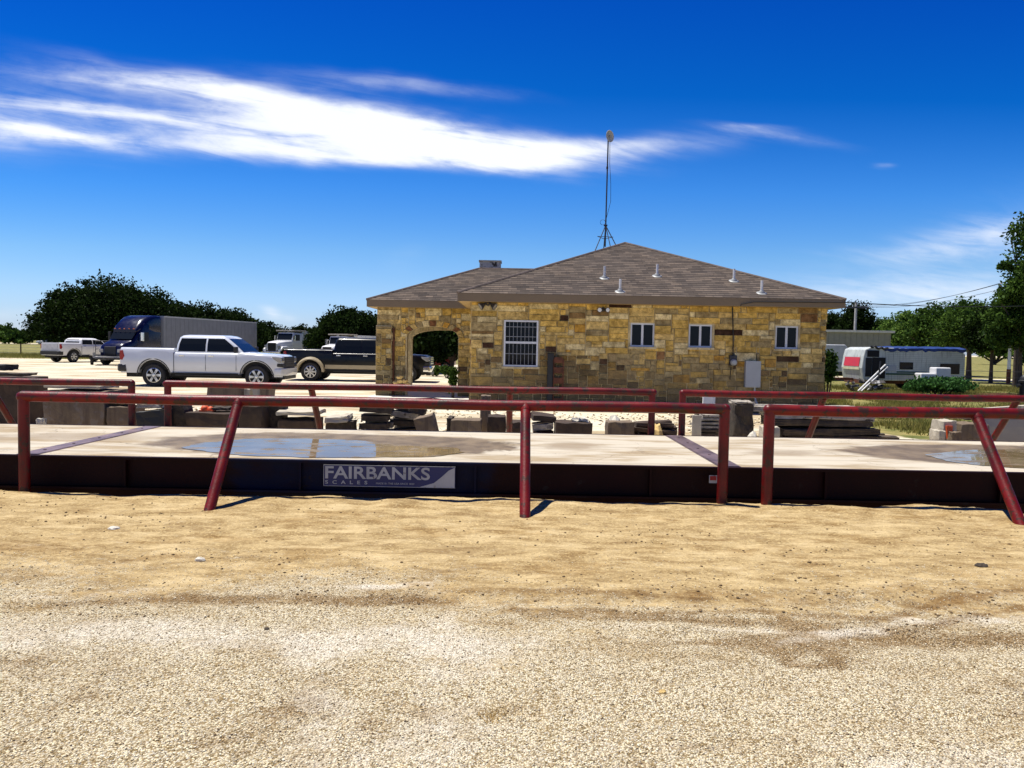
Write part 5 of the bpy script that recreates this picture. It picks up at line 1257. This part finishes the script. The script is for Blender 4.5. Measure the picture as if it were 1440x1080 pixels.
# ================================================================== BLOCKS AND TIMBER BEHIND THE SCALE
def rough(mb, c, size, rot=(0, 0, 0), j=.012, seed=0, n=3):
    """box with a subdivided, slightly broken surface"""
    rnd = random.Random(seed + int(c[0] * 100)); bm = bmesh.new(); bmesh.ops.create_cube(bm, size=1)
    bmesh.ops.subdivide_edges(bm, edges=bm.edges, cuts=n, use_grid_fill=True)
    from mathutils import Euler
    M_ = Matrix.Translation(c) @ Euler(rot).to_matrix().to_4x4()
    for v in bm.verts: v.co = Vector((v.co.x * size[0], v.co.y * size[1], v.co.z * size[2])) + Vector((rnd.uniform(-j, j), rnd.uniform(-j, j), rnd.uniform(-j, j)))
    bm.verts.ensure_lookup_table(); vs = [tuple(v.co) for v in bm.verts]; fs = [tuple(v.index for v in f.verts) for f in bm.faces]; bm.free(); mb.add(vs, fs, M_); return mb
def blk_px(name, cat, label, px0, px1, pytop, Y, material, depth=.6, zbot=0.0, rot=(0, 0, 0), j=.012, bevel=.012, group=None, kids=()):
    a = at((px0 + px1) / 2, pytop, Y); xa, xb_ = gx(px0, Y, a.z), gx(px1, Y, a.z); h = max(.05, a.z - zbot)
    mb = MB(); rough(mb, (0, 0, h / 2), (xb_ - xa, depth, h), rot, j, int(px0))
    o = mb.build(name, material, None, False, bevel); o.location = ((xa + xb_) / 2, Y + depth / 2, zbot); return tag(o, label, cat, group)
B = blk_px
B('concrete_block', 'concrete block', 'tall brown stained concrete block cut off by the left frame edge', -60, 27, 531, 14.2, M_concd, .9)
B('timber_offcut', 'timber', 'dark timber lying across the tall block at the left frame edge', -50, 29, 525, 14.1, M_wood, .5, .98)
B('tyre_piece', 'rubber scrap', 'black rubber scrap on the block at the left frame edge', -30, 7, 513, 14.15, M_tyre, .4, 1.085, bevel=.05)
B('concrete_block', 'concrete block', 'big square concrete block with pale top and brown streaks behind the left rail post', 60, 146, 550, 13.6, M_conc, .9)
B('concrete_slab', 'concrete slab', 'pale flat slab lying on top of the big square block', 62, 140, 547, 13.62, M_concl, .7, .80)
B('paving_stone', 'paving stone', 'small tan stone sitting on the pale slab at left', 100, 140, 540, 14.0, M_conc, .4, .862)
B('stone_chunk', 'rock', 'small yellowish stone at the foot of the big square block', 51, 59, 590, 12.9, M_rock, .12, j=.03)
B('steel_plate', 'plate', 'dark sloping plate resting on a tan block beside the big square block', 138, 186, 560, 13.7, M_dkgrey, .7, .58, (0, R(6), 0))
B('concrete_block', 'concrete block', 'tan block under the dark sloping plate', 150, 182, 572, 13.6, M_conc, .6)
B('concrete_block', 'concrete block', 'dark stained block between the tan block and the left end post', 136, 150, 567, 13.8, M_concd, .6)
B('timber_beam', 'timber', 'black tilted beam behind the gap between the two left rails', 192, 236, 577, 13.3, M_blkplas, .25, .0, (0, R(-7), 0))
B('timber_beam', 'timber', 'short charred beam standing up at a slant beside the second rail end post', 236, 262, 568, 13.6, M_wood, .4, .0, (0, R(-14), 0))
B('ribbed_panel', 'panel', 'pale ribbed panel scrap lying on the black tilted beam', 192, 230, 568, 13.35, M_woodl, .25, .50)
B('concrete_block', 'concrete block', 'low reddish brown block in the row behind the slanted left brace', 261, 332, 581, 13.5, M_concd, .6)
def hyd(mb): mb.sphere((0, 0, .06), .075, 10, 6); mb.sphere((.10, .0, .05), .06, 10, 6); mb.tube([(-.06, 0, .03), (.16, 0, .03)], .045, 8); mb.cbox((.05, 0, .02), (.26, .14, .05))
p = at(285, 575, 13.7); junk('orange_canister', 'canister', 'orange canister lying on the low reddish block', hyd, M_orange, (p.x, 13.8, at(285, 580, 13.7).z - .005), .0, True)
B('timber_block', 'timber', 'dark timber chunk beside the orange canister', 297, 322, 573, 13.7, M_wood, .3, .455)
B('concrete_block', 'concrete block', 'tan block just behind the top rail below the middle of the white pickup', 291, 338, 544, 15.2, M_conc, .5)
B('concrete_block', 'concrete block', 'small pale cube left of the pair under the front wheel of the white pickup', 342, 351, 547, 15.4, M_concl, .3)
B('concrete_block', 'concrete block', 'small pale cube right of the pair under the front wheel of the white pickup', 355, 366, 546, 15.4, M_concl, .3)
B('concrete_block', 'concrete block', 'grey stained cube closest to the slanted far brace', 366, 379, 544, 15.3, M_conc, .4)
B('concrete_block', 'concrete block', 'dark brown block with a pale streak just right of the slanted left brace', 336, 368, 571, 13.4, M_concd, .6)
B('tree_stump', 'stump', 'dark rounded stump between the brown block and the pale topped slab', 368, 396, 562, 13.8, M_wood, .5, bevel=.08, j=.03)
B('concrete_slab', 'concrete slab', 'thick slab with bright top and dark streaked front beside the far brace', 388, 443, 579, 13.5, M_concl, .8, .4)
B('concrete_block', 'concrete block', 'dark streaked block carrying the thick bright topped slab', 390, 442, 588, 13.52, M_concd, .7, bevel=.02).location.z = -.04
B('concrete_slab', 'concrete slab', 'bright tilted slab right of the far slanted brace', 456, 488, 586, 13.1, M_concl, .5, .33, (0, R(-5), 0))
B('timber_stack', 'timber', 'dark timber under the bright tilted slab', 458, 494, 593, 13.2, M_wood, .5)
def planks(name, label, px0, px1, pytop, Y, n, m_, th=.075, seed=1, ang=4, cat='timber', depth=.7):
    a = at((px0 + px1) / 2, pytop, Y); xa, xb_ = gx(px0, Y, a.z), gx(px1, Y, a.z); rnd = random.Random(seed)
    t = thing(name, label, cat, ((xa + xb_) / 2, Y + depth / 2, 0)); k = max(2, int(a.z / (th * 1.35)))
    for i in range(k):
        z = a.z - th / 2 - i * (a.z / k); w_ = (xb_ - xa) * rnd.uniform(.75, 1.0)
        for q in range(2):
            mb = MB(); rough(mb, (rnd.uniform(-.06, .06) * (xb_ - xa), (q - .5) * depth * .5 + rnd.uniform(-.03, .03), z), (w_, depth * .42, th), (R(rnd.uniform(-3, 3)), R(rnd.uniform(-ang, ang)), R(rnd.uniform(-ang, ang))), .006, seed * 31 + i * 2 + q, 2)
            mb.build('plank', m_ if rnd.random() < .7 else M_woodl, t, bevel=.004)
    return t
planks('timber_stack', 'dark stack of short timbers below the left pillar of the porch', 502, 547, 573, 13.4, 4, M_wood, .10, 2)
planks('timber_stack', 'taller dark timber heap directly below the porch arch', 546, 588, 568, 13.9, 4, M_wood, .10, 3, 8)
B('concrete_slab', 'concrete slab', 'pale topped slab tilted up on its end right of the timber heap', 586, 612, 586, 13.1, M_conc, .5, .0, (0, R(-16), 0))
B('timber_beam', 'timber', 'dark plank leaning down from the timber heap', 575, 598, 571, 13.7, M_wood, .3, .45, (0, R(20), 0))
B('concrete_block', 'concrete block', 'low brown block alone below the left corner of the stone wall', 634, 676, 591, 13.3, M_conc, .5)
B('timber_block', 'timber', 'dark block end left of the low brown block', 629, 636, 588, 13.4, M_wood, .5)
p = B('concrete_post', 'concrete post', 'grey concrete post standing below the left corner of the stone wall', 676, 690, 556, 14.4, M_conc, .2)
B('concrete_block', 'concrete block', 'dark block just left of the middle far brace', 686, 711, 586, 13.5, M_concd, .5)
B('concrete_block', 'concrete block', 'second dark block seen low behind the middle upright brace', 714, 744, 594, 13.2, M_concd, .5)
planks('rubble_pile', 'broken slabs with lit edges right of the middle brace', 746, 782, 585, 13.5, 3, M_concd, .10, 5, 9, 'slabs')
B('concrete_block', 'concrete block', 'low wide block with dark front below the large barred window', 782, 833, 595, 13.2, M_concd, .6)
B('stone_chunk', 'rock', 'small rubble stone on the low wide block', 806, 826, 591, 13.4, M_rock, .2, .40, j=.03)
def chunky(px0, px1, pyt, Y, label, m_, seed):
    a = at((px0 + px1) / 2, pyt, Y); w_ = gx(px1, Y, a.z) - gx(px0, Y, a.z); rnd = random.Random(seed)
    mb = MB(); mb.sphere((0, 0, 0), 1, 8, 6); mb.v = [(x * w_ / 2 * rnd.uniform(.85, 1.15), y * .22 * rnd.uniform(.8, 1.2), (max(z, -.5) + .5) * a.z / 1.5 * rnd.uniform(.85, 1.05)) for x, y, z in mb.v]
    o = mb.build('boulder', m_); o.location = ((gx(px0, Y, a.z) + gx(px1, Y, a.z)) / 2, Y, 0); tag(o, label, 'boulder')
chunky(852, 878, 583, 14.2, 'pale limestone boulder in the rubble below the small left window', M_rock, 1)
B('cinder_block', 'cinder block', 'cinder block with bright edge in front of the pale boulder', 855, 892, 594, 13.2, M_conc, .4)
planks('slab_pile', 'flat dark slabs lying in a low pile before the far rail end post', 893, 957, 596, 13.4, 2, M_concd, .07, 7, 5, 'slabs')
chunky(915, 933, 592, 13.3, 'yellow rock on top of the flat dark slabs', M_ochre, 2)
B('white_board', 'board', 'bright white upright board beside the far right rail end', 974, 987, 584, 13.4, M_concl, .05, j=.004)
B('white_board', 'board', 'small white stepped panel leaning above the stacked pallet wood', 989, 1006, 558, 15.0, M_pvc, .05, .0, j=.004, bevel=.003)
planks('pallet_stack', 'stacked brown pallet boards between the white board and the stump', 984, 1016, 583, 13.6, 6, M_wood, .045, 8, 1)
B('concrete_block', 'concrete block', 'rough pale brown block standing behind the pallet boards', 1001, 1034, 555, 15.2, M_conc, .5)
B('tree_stump', 'stump', 'wide dark tree stump with pale sawn top behind the right end of the near rail', 1034, 1062, 569, 13.8, M_wood, .5, bevel=.05, j=.035)
B('timber_offcut', 'timber', 'pale sawn slab on the wide dark stump', 1036, 1062, 566, 13.8, M_woodl, .5, at(1045, 569, 13.8).z + .002)
chunky(1052, 1066, 606, 12.9, 'small white stone at the foot of the wide stump', M_rock, 5)
B('white_box', 'box', 'white cube block at the left foot of the long lumber stack', 1076, 1098, 601, 13.1, M_concl, .35)
def lumber():
    a = at(1150, 583, 14.0); xa, xb_ = gx(1086, 14, a.z), gx(1236, 14, a.z); rnd = random.Random(12)
    t = thing('lumber_stack', 'long stack of grey weathered railway timbers below the corner of the stone building', 'lumber stack', ((xa + xb_) / 2, 14.3, 0))
    L = xb_ - xa; z = .02
    for lay in range(5):
        th = (.15, .13, .13, .12, .10)[lay]
        for q in range(3):
            mb = MB(); rough(mb, (rnd.uniform(-.12, .12) + (-.25 if lay > 3 else 0) + (.35 if lay == 0 else 0), (q - 1) * .27, z + th / 2), (L * rnd.uniform(.9, 1.04), .23, th * .88), (R(rnd.uniform(-3, 3)), R(rnd.uniform(-.9, .9)), R(rnd.uniform(-2, 2))), .012, lay * 5 + q, 4)
            mb.build('timber', M_woodl if lay >= 3 else M_wood, t, bevel=.008)
        z += th + (.03 if lay == 1 else 0)
lumber()
B('concrete_block', 'concrete block', 'small pale block with orange paint left of the big grey slab', 1327, 1346, 592, 13.4, M_concl, .4)
a = at(1331, 603, 13.35); b_ = at(1340, 603, 13.35); mb = MB(); mb.prism([(a.x, a.z + .05), (b_.x, a.z + .05), (b_.x - .02, a.z - .25), (b_.x - .05, a.z - .3), (a.x + .03, a.z - .2)], 13.35, 13.392)
o = mb.build('orange_paint_splash', M_orange); tag(o, 'orange painted board on the small pale block', 'board')
B('concrete_block', 'concrete block', 'low white block at the far left foot of the right hand blocks', 1320, 1330, 606, 13.1, M_concl, .3)
B('concrete_block', 'concrete block', 'dark blocks gap filler with a pale face right of the orange mark', 1340, 1353, 608, 13.2, M_conc, .3)['label'] = 'stained block right of the orange mark'
B('concrete_block', 'concrete block', 'pale square block with rusty streaks behind the slanted right brace', 1353, 1392, 597, 13.4, M_conc, .6)
B('concrete_slab', 'concrete slab', 'large smooth grey slab standing at the right frame edge', 1386, 1475, 590, 13.9, mat('smooth_grey_concrete', (.30, .28, .25), .9, 0, .08, 2), .25)
B('steel_beam', 'beam', 'dark plank with white upper edge lying above the right hand blocks', 1362, 1460, 576, 13.92, M_wood, .3, .53, (0, R(-3), 0))
a = at(1365, 577, 13.95)
mb = MB(); mb.cbox((0, 0, 0), (1.1, .1, .05), (0, R(-5), 0)); o = mb.build('pale_batten', M_concl, None, bevel=.005); o.location = (a.x + .45, 13.96, a.z + .04); tag(o, 'white batten on the dark plank at the right', 'batten')

# small heap of yellow stones by the porch arch
st = []
rnd = random.Random(31)
for i, (px, py) in enumerate(((560, 543), (568, 544), (573, 541), (563, 536), (569, 536), (562, 530), (557, 538))):
    p = at(px, py, YG - .55); mb = MB(); mb.sphere((0, 0, 0), 1, 8, 6); mb.v = [(x * .11 * rnd.uniform(.8, 1.2), y * .09 * rnd.uniform(.8, 1.2), z * .07 * rnd.uniform(.8, 1.2)) for x, y, z in mb.v]
    o = mb.build('fieldstone', M_ochre); o.location = (p.x, YG - .55 + rnd.uniform(-.03, .03), max(.05, p.z)); tag(o, 'yellow fieldstone in the small heap at the foot of the porch arch', 'stone', 'yellow stones heaped by the porch arch')
# garden hose on the slab
a, b_, c_ = at(585, 552, 23.2), at(608, 550, 23.4), at(628, 556, 22.8)
mb = MB(); mb.tube([(a.x - .5, 22.6, .06), (a.x, 23.3, .06), (b_.x, 23.7, .06), (b_.x + .3, 23.2, .06), (c_.x, 22.9, .06), (c_.x + .3, 23.3, .06)], .018, 6); o = mb.build('garden_hose', M_cable, None, True); tag(o, 'dark hose snaking over the pale porch slab', 'hose')

# ================================================================== VEGETATION
rng = np.random.RandomState(21)
def leaves(centres, radii, n, size, seed, squash=.8):
    """leaf-sized quads in clumps spread through and over ellipsoid lobes"""
    rs = np.random.RandomState(seed); C_ = np.array(centres); Rr = np.array(radii); wts = (Rr[:, 0] * Rr[:, 1] * Rr[:, 2]) ** .7; wts /= wts.sum()
    k = max(20, n // 26); li = rs.choice(len(C_), k, p=wts)
    d = rs.normal(size=(k, 3)); d /= np.linalg.norm(d, axis=1)[:, None]; d[:, 2] = np.where(d[:, 2] < -.5, -d[:, 2], d[:, 2])
    rad = (rs.rand(k) ** .35) * rs.uniform(.82, 1.12, k)
    cc = C_[li] + d * Rr[li] * rad[:, None]
    ci = rs.randint(0, k, n); cs = Rr[li][ci].mean(1)[:, None] * .15 + size * .6
    p = cc[ci] + np.clip(rs.normal(size=(n, 3)), -1.5, 1.5) * cs * np.array([1, 1, .65])
    a = rs.normal(size=(n, 3)); a /= np.linalg.norm(a, axis=1)[:, None]; b = rs.normal(size=(n, 3)); b -= (b * a).sum(1)[:, None] * a; b /= np.linalg.norm(b, axis=1)[:, None]
    s_ = size * rs.uniform(.6, 1.3, n)[:, None]
    q = np.stack([p - a * s_, p + b * s_ * .55, p + a * s_, p - b * s_ * .55], 1)
    return q.reshape(-1, 3)
def tree(name, label, px, Y, pytop, wpx, material, n=7000, size=.16, trunk_frac=.3, lobes=9, seed=1, group=None, cat='tree', zb=0.0, lean=0.0, dome=1.0):
    top = at(px, pytop, Y); H_ = top.z; Wm = wpx / F * Y; x0 = top.x; rs = np.random.RandomState(seed)
    root = thing(name, label, cat, (x0, Y, 0), 0, group); cen, rad = [], []
    th = H_ * trunk_frac; ch_ = H_ - th
    for i in range(lobes):
        a = 2 * math.pi * i / lobes + rs.uniform(-.4, .4); r = Wm * .5 * rs.uniform(.35, .66); zz_ = th + ch_ * rs.uniform(.18, .62)
        q = rs.uniform(.22, .34) * Wm; cen.append((r * math.cos(a) + lean, r * math.sin(a) * .8, zz_)); rad.append((q, q, min(q * .8, ch_ * .36)))
    q = Wm * .30; cen.append((lean, 0, H_ - min(q * .9, ch_ * .42) * 1.0)); rad.append((q, q, min(q * .9, ch_ * .42)))
    cen.append((lean, 0, th + ch_ * .45)); rad.append((Wm * .33, Wm * .3, ch_ * .42))
    for i in range(7):
        a = rs.uniform(0, 6.28); e = rs.uniform(.05, 1.0); r = Wm * .5 * (1 - .5 * e) * rs.uniform(.95, 1.1); q = Wm * rs.uniform(.05, .10)
        cen.insert(0, (r * math.cos(a) + lean, r * math.sin(a) * .7, th + ch_ * (.35 + .55 * e))); rad.insert(0, (q * 1.2, q, q * .8))
    mb = MB(); tr_ = max(.10, Wm * .035)
    f = (lean * .5 + rs.uniform(-.1, .1) * H_ * .2, 0, th * 1.05); mb.tube([(0, 0, -.15), (f[0] * .4, 0, th * .5), f], [tr_ * 1.3, tr_, tr_ * .85], 9)
    for c3 in cen[:-1]:
        mid_ = tuple((f[i] * .55 + c3[i] * .45) + (0 if i < 2 else .04 * H_) for i in range(3)); mb.tube([f, mid_, c3], [tr_ * .62, tr_ * .38, tr_ * .12], 6)
    mb.build('trunk', M_bark, root, True)
    fastmesh('crown', leaves(cen, rad, n, size, seed + 5), 4, material, root)
    return root
GL = 'dark trees beyond the yard on the left'; GR = 'green trees behind the travel trailer'
Lt = [(105, 74, 398, 100, 1, 'leftmost tall dark oak with a branch sticking out left'), (160, 76, 389, 130, 2, 'tallest dark oak rising right behind the blue semi cab'), (212, 78, 407, 120, 3, 'dark oak above the front half of the grey box trailer'),
      (258, 82, 425, 90, 4, 'lower dark oak above the rear of the grey box trailer'), (318, 86, 436, 90, 5, 'rounded dark tree just right of the grey box trailer'), (365, 95, 452, 74, 6, 'dark low tree behind the first white dump truck'),
      (424, 96, 458, 50, 7, 'small dark tree between the two white dump trucks'), (462, 78, 452, 50, 18, 'dark tree filling in left of the round tree'), (487, 74, 433, 78, 8, 'round topped dark tree just left of the porch'), (525, 80, 462, 40, 9, 'low dark tree touching the left edge of the porch')]
for (px, Y, pt_, wpx, sd, lb) in Lt: tree('oak_tree', lb, px, Y, pt_, wpx * 1.12, M_leafd, int(14000 + wpx * 150), .15, .12, 12, sd, GL)
tree('oak_tree', 'thin dark branchy tree at the left end of the oak row', 78, 73, 410, 40, M_leafd, 3200, .16, .3, 5, 19, GL)
for i, (px, pt_, wpx, lb) in enumerate(((8, 456, 26, 'small dark tree at the far left frame edge'), (60, 458, 34, 'distant green tree left of the oaks above the far white car'), (100, 466, 50, 'distant low green tree behind the old white pickup'), (25, 463, 50, 'distant bushy tree at the left horizon'))):
    tree('distant_tree', lb, px, 230, pt_, wpx, M_leafg, 3000, .5, .05, 8, 40 + i, 'distant trees on the left horizon')
Rt = [(1205, 80, 424, 60, 1, 'dark pointed tree above the roof of the metal shed', M_leafd, .15), (1170, 84, 440, 60, 2, 'dark tree showing just right of the stone wall corner', M_leafd, .12), (1243, 86, 447, 44, 11, 'low bright green tree right of the shed utility pole', M_leafg, .12),
      (1278, 72, 438, 70, 3, 'bright green tree above the right end of the metal shed', M_leafb, .12), (1325, 62, 427, 90, 4, 'broad green tree above the middle of the travel trailer', M_leafg, .2), (1367, 52, 421, 86, 5, 'dense green tree above the right end of the travel trailer', M_leafg, .36),
      (1398, 47, 432, 60, 6, 'dark tree with bare trunk left of the white utility pole', M_leafd, .38), (1440, 45, 415, 80, 8, 'dark tree behind the white utility pole at the right edge', M_leafd, .34)]
for (px, Y, pt_, wpx, sd, lb, m_, tf) in Rt: tree('tree', lb, px, Y, pt_, wpx * 1.12, m_, int(11000 + wpx * 130), .135 if Y > 60 else .11, tf, 10, sd + 60, GR)
tree('distant_tree', 'pale green distant tree seen under the canopy right of the travel trailer', 1400, 140, 478, 70, M_leafb, 3000, .3, .05, 8, 91, 'distant trees on the right')
tree('distant_tree', 'hazy green distant tree at the right frame edge', 1445, 140, 474, 60, M_leafb, 3000, .3, .05, 8, 92, 'distant trees on the right')
# big tree at the right edge, close
tree('big_tree', 'tall leafy tree rising highest at the right edge of the frame', 1462, 31, 300, 118, M_leafg, 34000, .08, .15, 16, 77)
# trees seen through the arch
tree('oak_tree', 'dark tree seen through the left half of the porch arch', 590, 47, 452, 80, M_leafd, 6500, .2, .18, 9, 101, 'dark trees seen through the porch arch')
tree('oak_tree', 'dark tree seen through the right half of the porch arch', 636, 50, 450, 90, M_leafd, 7500, .2, .2, 9, 102, 'dark trees seen through the porch arch')
def bush(name, label, px, Y, pytop, wpx, material, n, size, seed, cat='bush', group=None, dep=.6):
    top = at(px, pytop, Y); H_ = top.z; Wm = wpx / F * Y; rs = np.random.RandomState(seed); cen = []; rad = []
    root = thing(name, label, cat, (top.x, Y, 0), 0, group)
    for i in range(7):
        cen.append((Wm * rs.uniform(-.33, .33), Wm * dep * rs.uniform(-.3, .3), H_ * rs.uniform(.3, .62))); rad.append((Wm * .22, Wm * .2, H_ * .36))
    mb = MB()
    for c3 in cen: mb.tube([(c3[0] * .3, c3[1] * .3, -.05), c3], [.03, .008], 5)
    mb.build('stems', M_bark, root); fastmesh('foliage', leaves(cen, rad, n, size, seed), 4, material, root); return root
bush('leafy_bush', 'wide bright leafy bush in front of the wrecked travel trailer', 1322, 32, 529, 96, M_bushl, 5200, .075, 5)
bush('leafy_bush', 'smaller sparse bush left of the wide leafy bush', 1283, 32.5, 537, 36, M_bushl, 1300, .06, 6)
bush('dark_shrub', 'dark shrub hugging the right corner of the stone building', 1166, 29, 480, 20, M_leafg, 2200, .06, 7)
bush('dark_shrub', 'dark shrub beside the arch where the porch meets the main wall', 637, 24.2, 512, 12, M_leafg, 1000, .045, 8)
bush('dark_shrub', 'low green shrub seen through the arch beyond the black pickup', 630, 40, 512, 20, M_leafg, 1000, .06, 9)
bush('dark_shrub', 'green shrub in the far middle of the arch opening', 612, 42, 512, 24, M_leafg, 1200, .08, 10)
# grass: tufts over the right hand lot and along the left field
def blades(xr, yr, n, h, dens, seed, name, label):
    rs = np.random.RandomState(seed); x = rs.uniform(*xr, n); y = rs.uniform(*yr, n); k = rs.rand(n) < dens(x, y); x, y = x[k], y[k]; n = len(x)
    hh_ = h * rs.uniform(.4, 1.2, n) * (.6 + .9 * fbm(x * .7, y * .7)); a = rs.rand(n) * 6.28; w_ = .008 + .006 * rs.rand(n); lx, ly = rs.normal(0, .35, n) * hh_, rs.normal(0, .35, n) * hh_
    z = np.zeros(n)
    P_ = np.stack([np.stack([x - np.cos(a) * w_, y - np.sin(a) * w_, z], 1), np.stack([x + np.cos(a) * w_, y + np.sin(a) * w_, z], 1), np.stack([x + lx, y + ly, hh_], 1)], 1)
    o = fastmesh(name, P_.reshape(-1, 3), 3, M_grass); tag(o, label, 'grass', kind='stuff'); return o
blades((7.4, 26), (14.6, 40), 230000, .17, lambda x, y: np.clip((fbm(x * .9, y * .9) - .38) * 5, 0, 1) * sstep(x, 7.6, 9) * (y < 50), 1, 'grass', 'patchy yellow green grass between the scale and the travel trailer')
blades((-75, -20), (56, 80), 60000, .35, lambda x, y: sstep(y - .15 * (x + 40), 62, 68), 2, 'grass', 'rough green grass of the field on the far left')
# weeds by the wall base
for i, (px, w_) in enumerate(((700, 12), (842, 10), (1010, 14), (1150, 16))):
    bush('weed', ['low weed at the left foot of the stone wall', 'low weed at the middle foot of the stone wall', 'low weed at the wall foot under the second small window', 'low weed at the right corner of the stone wall'][i], px, YW - .25, 571, w_, M_bushl, 160, .03, 200 + i, 'weed', 'weeds at the wall foot')

# ================================================================== POLES, WIRES, FENCES
def upole(px, pyt, Y, label, cross=True, m_=M_polew, r=.13, rust=False):
    top = at(px, pyt, Y); t = thing('utility_pole', label, 'utility pole', (top.x, Y, 0)); mb = MB(); mb.tube([(0, 0, -.3), (0, 0, top.z)], [r * 1.15, r * .8], 10); mb.build('pole', m_, t, True)
    if cross:
        mb = MB(); mb.box(-1.1, 1.1, -.16, -.04, top.z - .55, top.z - .42); cr = mb.build('crossarm', M_dkgrey, t, bevel=.01)
        mb = MB()
        for x in (-1.0, -.35, .35, 1.0): mb.lathe([(0, .2), (.05, .18), (.03, .1), (.05, .06), (.03, 0)], Matrix.Translation((x, -.1, top.z - .42)), 8)
        mb.build('insulators', M_chrome, cr, True)
    if rust: mb = MB(); mb.tube([(0, 0, -.1), (0, 0, .9)], [r * 1.2, r * 1.18], 10); mb.build('base_band', M_rust, t, True)
    return top
t1 = upole(1204, 425, 70, 'thin utility pole with crossarm above the metal shed')
t2 = upole(1420.5, 483, 45, 'short white pole with rusty foot before the right hand trees', False, M_pvc, .10, True)
t3 = upole(1434, 392, 39, 'dark utility pole top half hidden in the tall right tree', True, M_bark, .10)
wr = [((1204, 428, 70), (1424, 394, 39)), ((1198, 430, 70), (1414, 396, 39)), ((1209, 431, 70), (1440, 398, 39))]
for i, (a, b_) in enumerate(wr):
    A3, B3 = at(*a), at(*b_); mb = MB(); pts = []
    for k in range(15): t = k / 14; q = A3.lerp(B3, t); q.z -= .5 * 4 * t * (1 - t); pts.append(q)
    mb.tube(pts, .012, 5, False); o = mb.build('power_line', M_cable, None, True); tag(o, ['upper', 'middle', 'lower'][i] + ' thin power line sagging between the two utility poles at right', 'power line')
A3 = at(1042, 428, YW - OV - .04); M3 = at(1185, 425, YW - OV - .06); B3 = at(1500, 427, 30); mb = MB(); pts = []
mb.tube([A3 + Vector((0, 0, -.05)), A3, at(1060, 424.5, YW - OV - .04), M3], .014, 6, False)
for k in range(15): t = k / 14; q = M3.lerp(B3, t); q.z -= .12 * 4 * t * (1 - t); pts.append(q)
mb.tube(pts, .014, 6, False); o = mb.build('service_cable', M_cable, None, True); tag(o, 'thick black service cable running from the roof fascia off to the right', 'cable')
# left field fence
def fence(label, pts, n, h, pw_, m_, wires=4):
    t = thing('wire_fence', label, 'fence', (pts[0][0], pts[0][1], 0)); O = (pts[0][0], pts[0][1], 0); a, b_ = Vector((*pts[0], 0)), Vector((*pts[1], 0))
    for i in range(n + 1): q = a.lerp(b_, i / n); mb = MB(); mb.tube([(q.x, q.y, -.1), (q.x, q.y, h)], pw_, 6); mb.build('fence_post', m_, t, off=O)
    mb = MB()
    for k in range(wires): z = h * (k + 1) / (wires + .3); mb.tube([a + Vector((0, 0, z)), b_ + Vector((0, 0, z))], .012, 4, False)
    mb.build('wire', M_dkgrey, t, off=O)
fence('low wire fence with dark posts along the field at the far left', ((-66, 72), (-30, 78)), 14, 1.15, .06, M_bark)
a = at(1393, 534, 36); fence('rusty wire fence at the edge of the grass on the far right', ((a.x - 3.2, 38.5), (a.x + 8, 36.0)), 4, 1.0, .035, M_rust, 3)
p = at(1437, 525, 30); mb = MB(); mb.lathe([(.16, 0), (.16, .06), (.11, .08), (.11, .5), (.15, .52), (.15, .58), (.11, .6), (.10, .68), (.04, .76), (0, .78)], None, 14); mb.tube([(-.2, 0, .42), (.2, 0, .42)], .06, 8)
o = mb.build('standpipe', M_blkplas, None, True); o.location = (p.x + .1, 30, 0); o.scale = (1.3, 1.3, 1.25); tag(o, 'black squat standpipe at the right frame edge beyond the grass', 'standpipe')
for i, (px0, px1, py, Y, lb) in enumerate(((1372, 1440, 551, 31, 'upper'), (1380, 1450, 556, 30.3, 'lower'))):
    a, b_ = at(px0, py, Y), at(px1, py, Y); mb = MB(); mb.tube([(a.x, Y, .08), ((a.x + b_.x) / 2, Y + .1, .12), (b_.x, Y + .3, .10)], .05, 8); o = mb.build('rusty_pipe', M_rust, None, True); tag(o, lb + ' rusty pipe lying in the grass by the standpipe', 'pipe')
# scattered dark bits in the yard at left
p = at(610, 545, 30)
for i, (px, py) in enumerate(((592, 500), (620, 503))):
    pass
q = at(607, 512, 52); mb = MB(); mb.box(-1.6, 1.6, -.8, .8, .35, .95); o = mb.build('parked_car', mat('dark_red_paint', (.22, .02, .02), .3), None, bevel=.12, seg=3); o.location = (q.x, 52, 0)
tag(o, 'dull red car glimpsed through the porch arch under the dark trees', 'car')
mb = MB(); mb.prism([(-1.0, .94), (-.6, 1.35), (.5, 1.35), (1.0, .94)], -.65, .65); mb.build('cabin', M_glass, o, bevel=.05)
for x in (-1.0, 1.0):
    for y in (-.72, .72): wheel(o, x, y, .32, .2, 5)
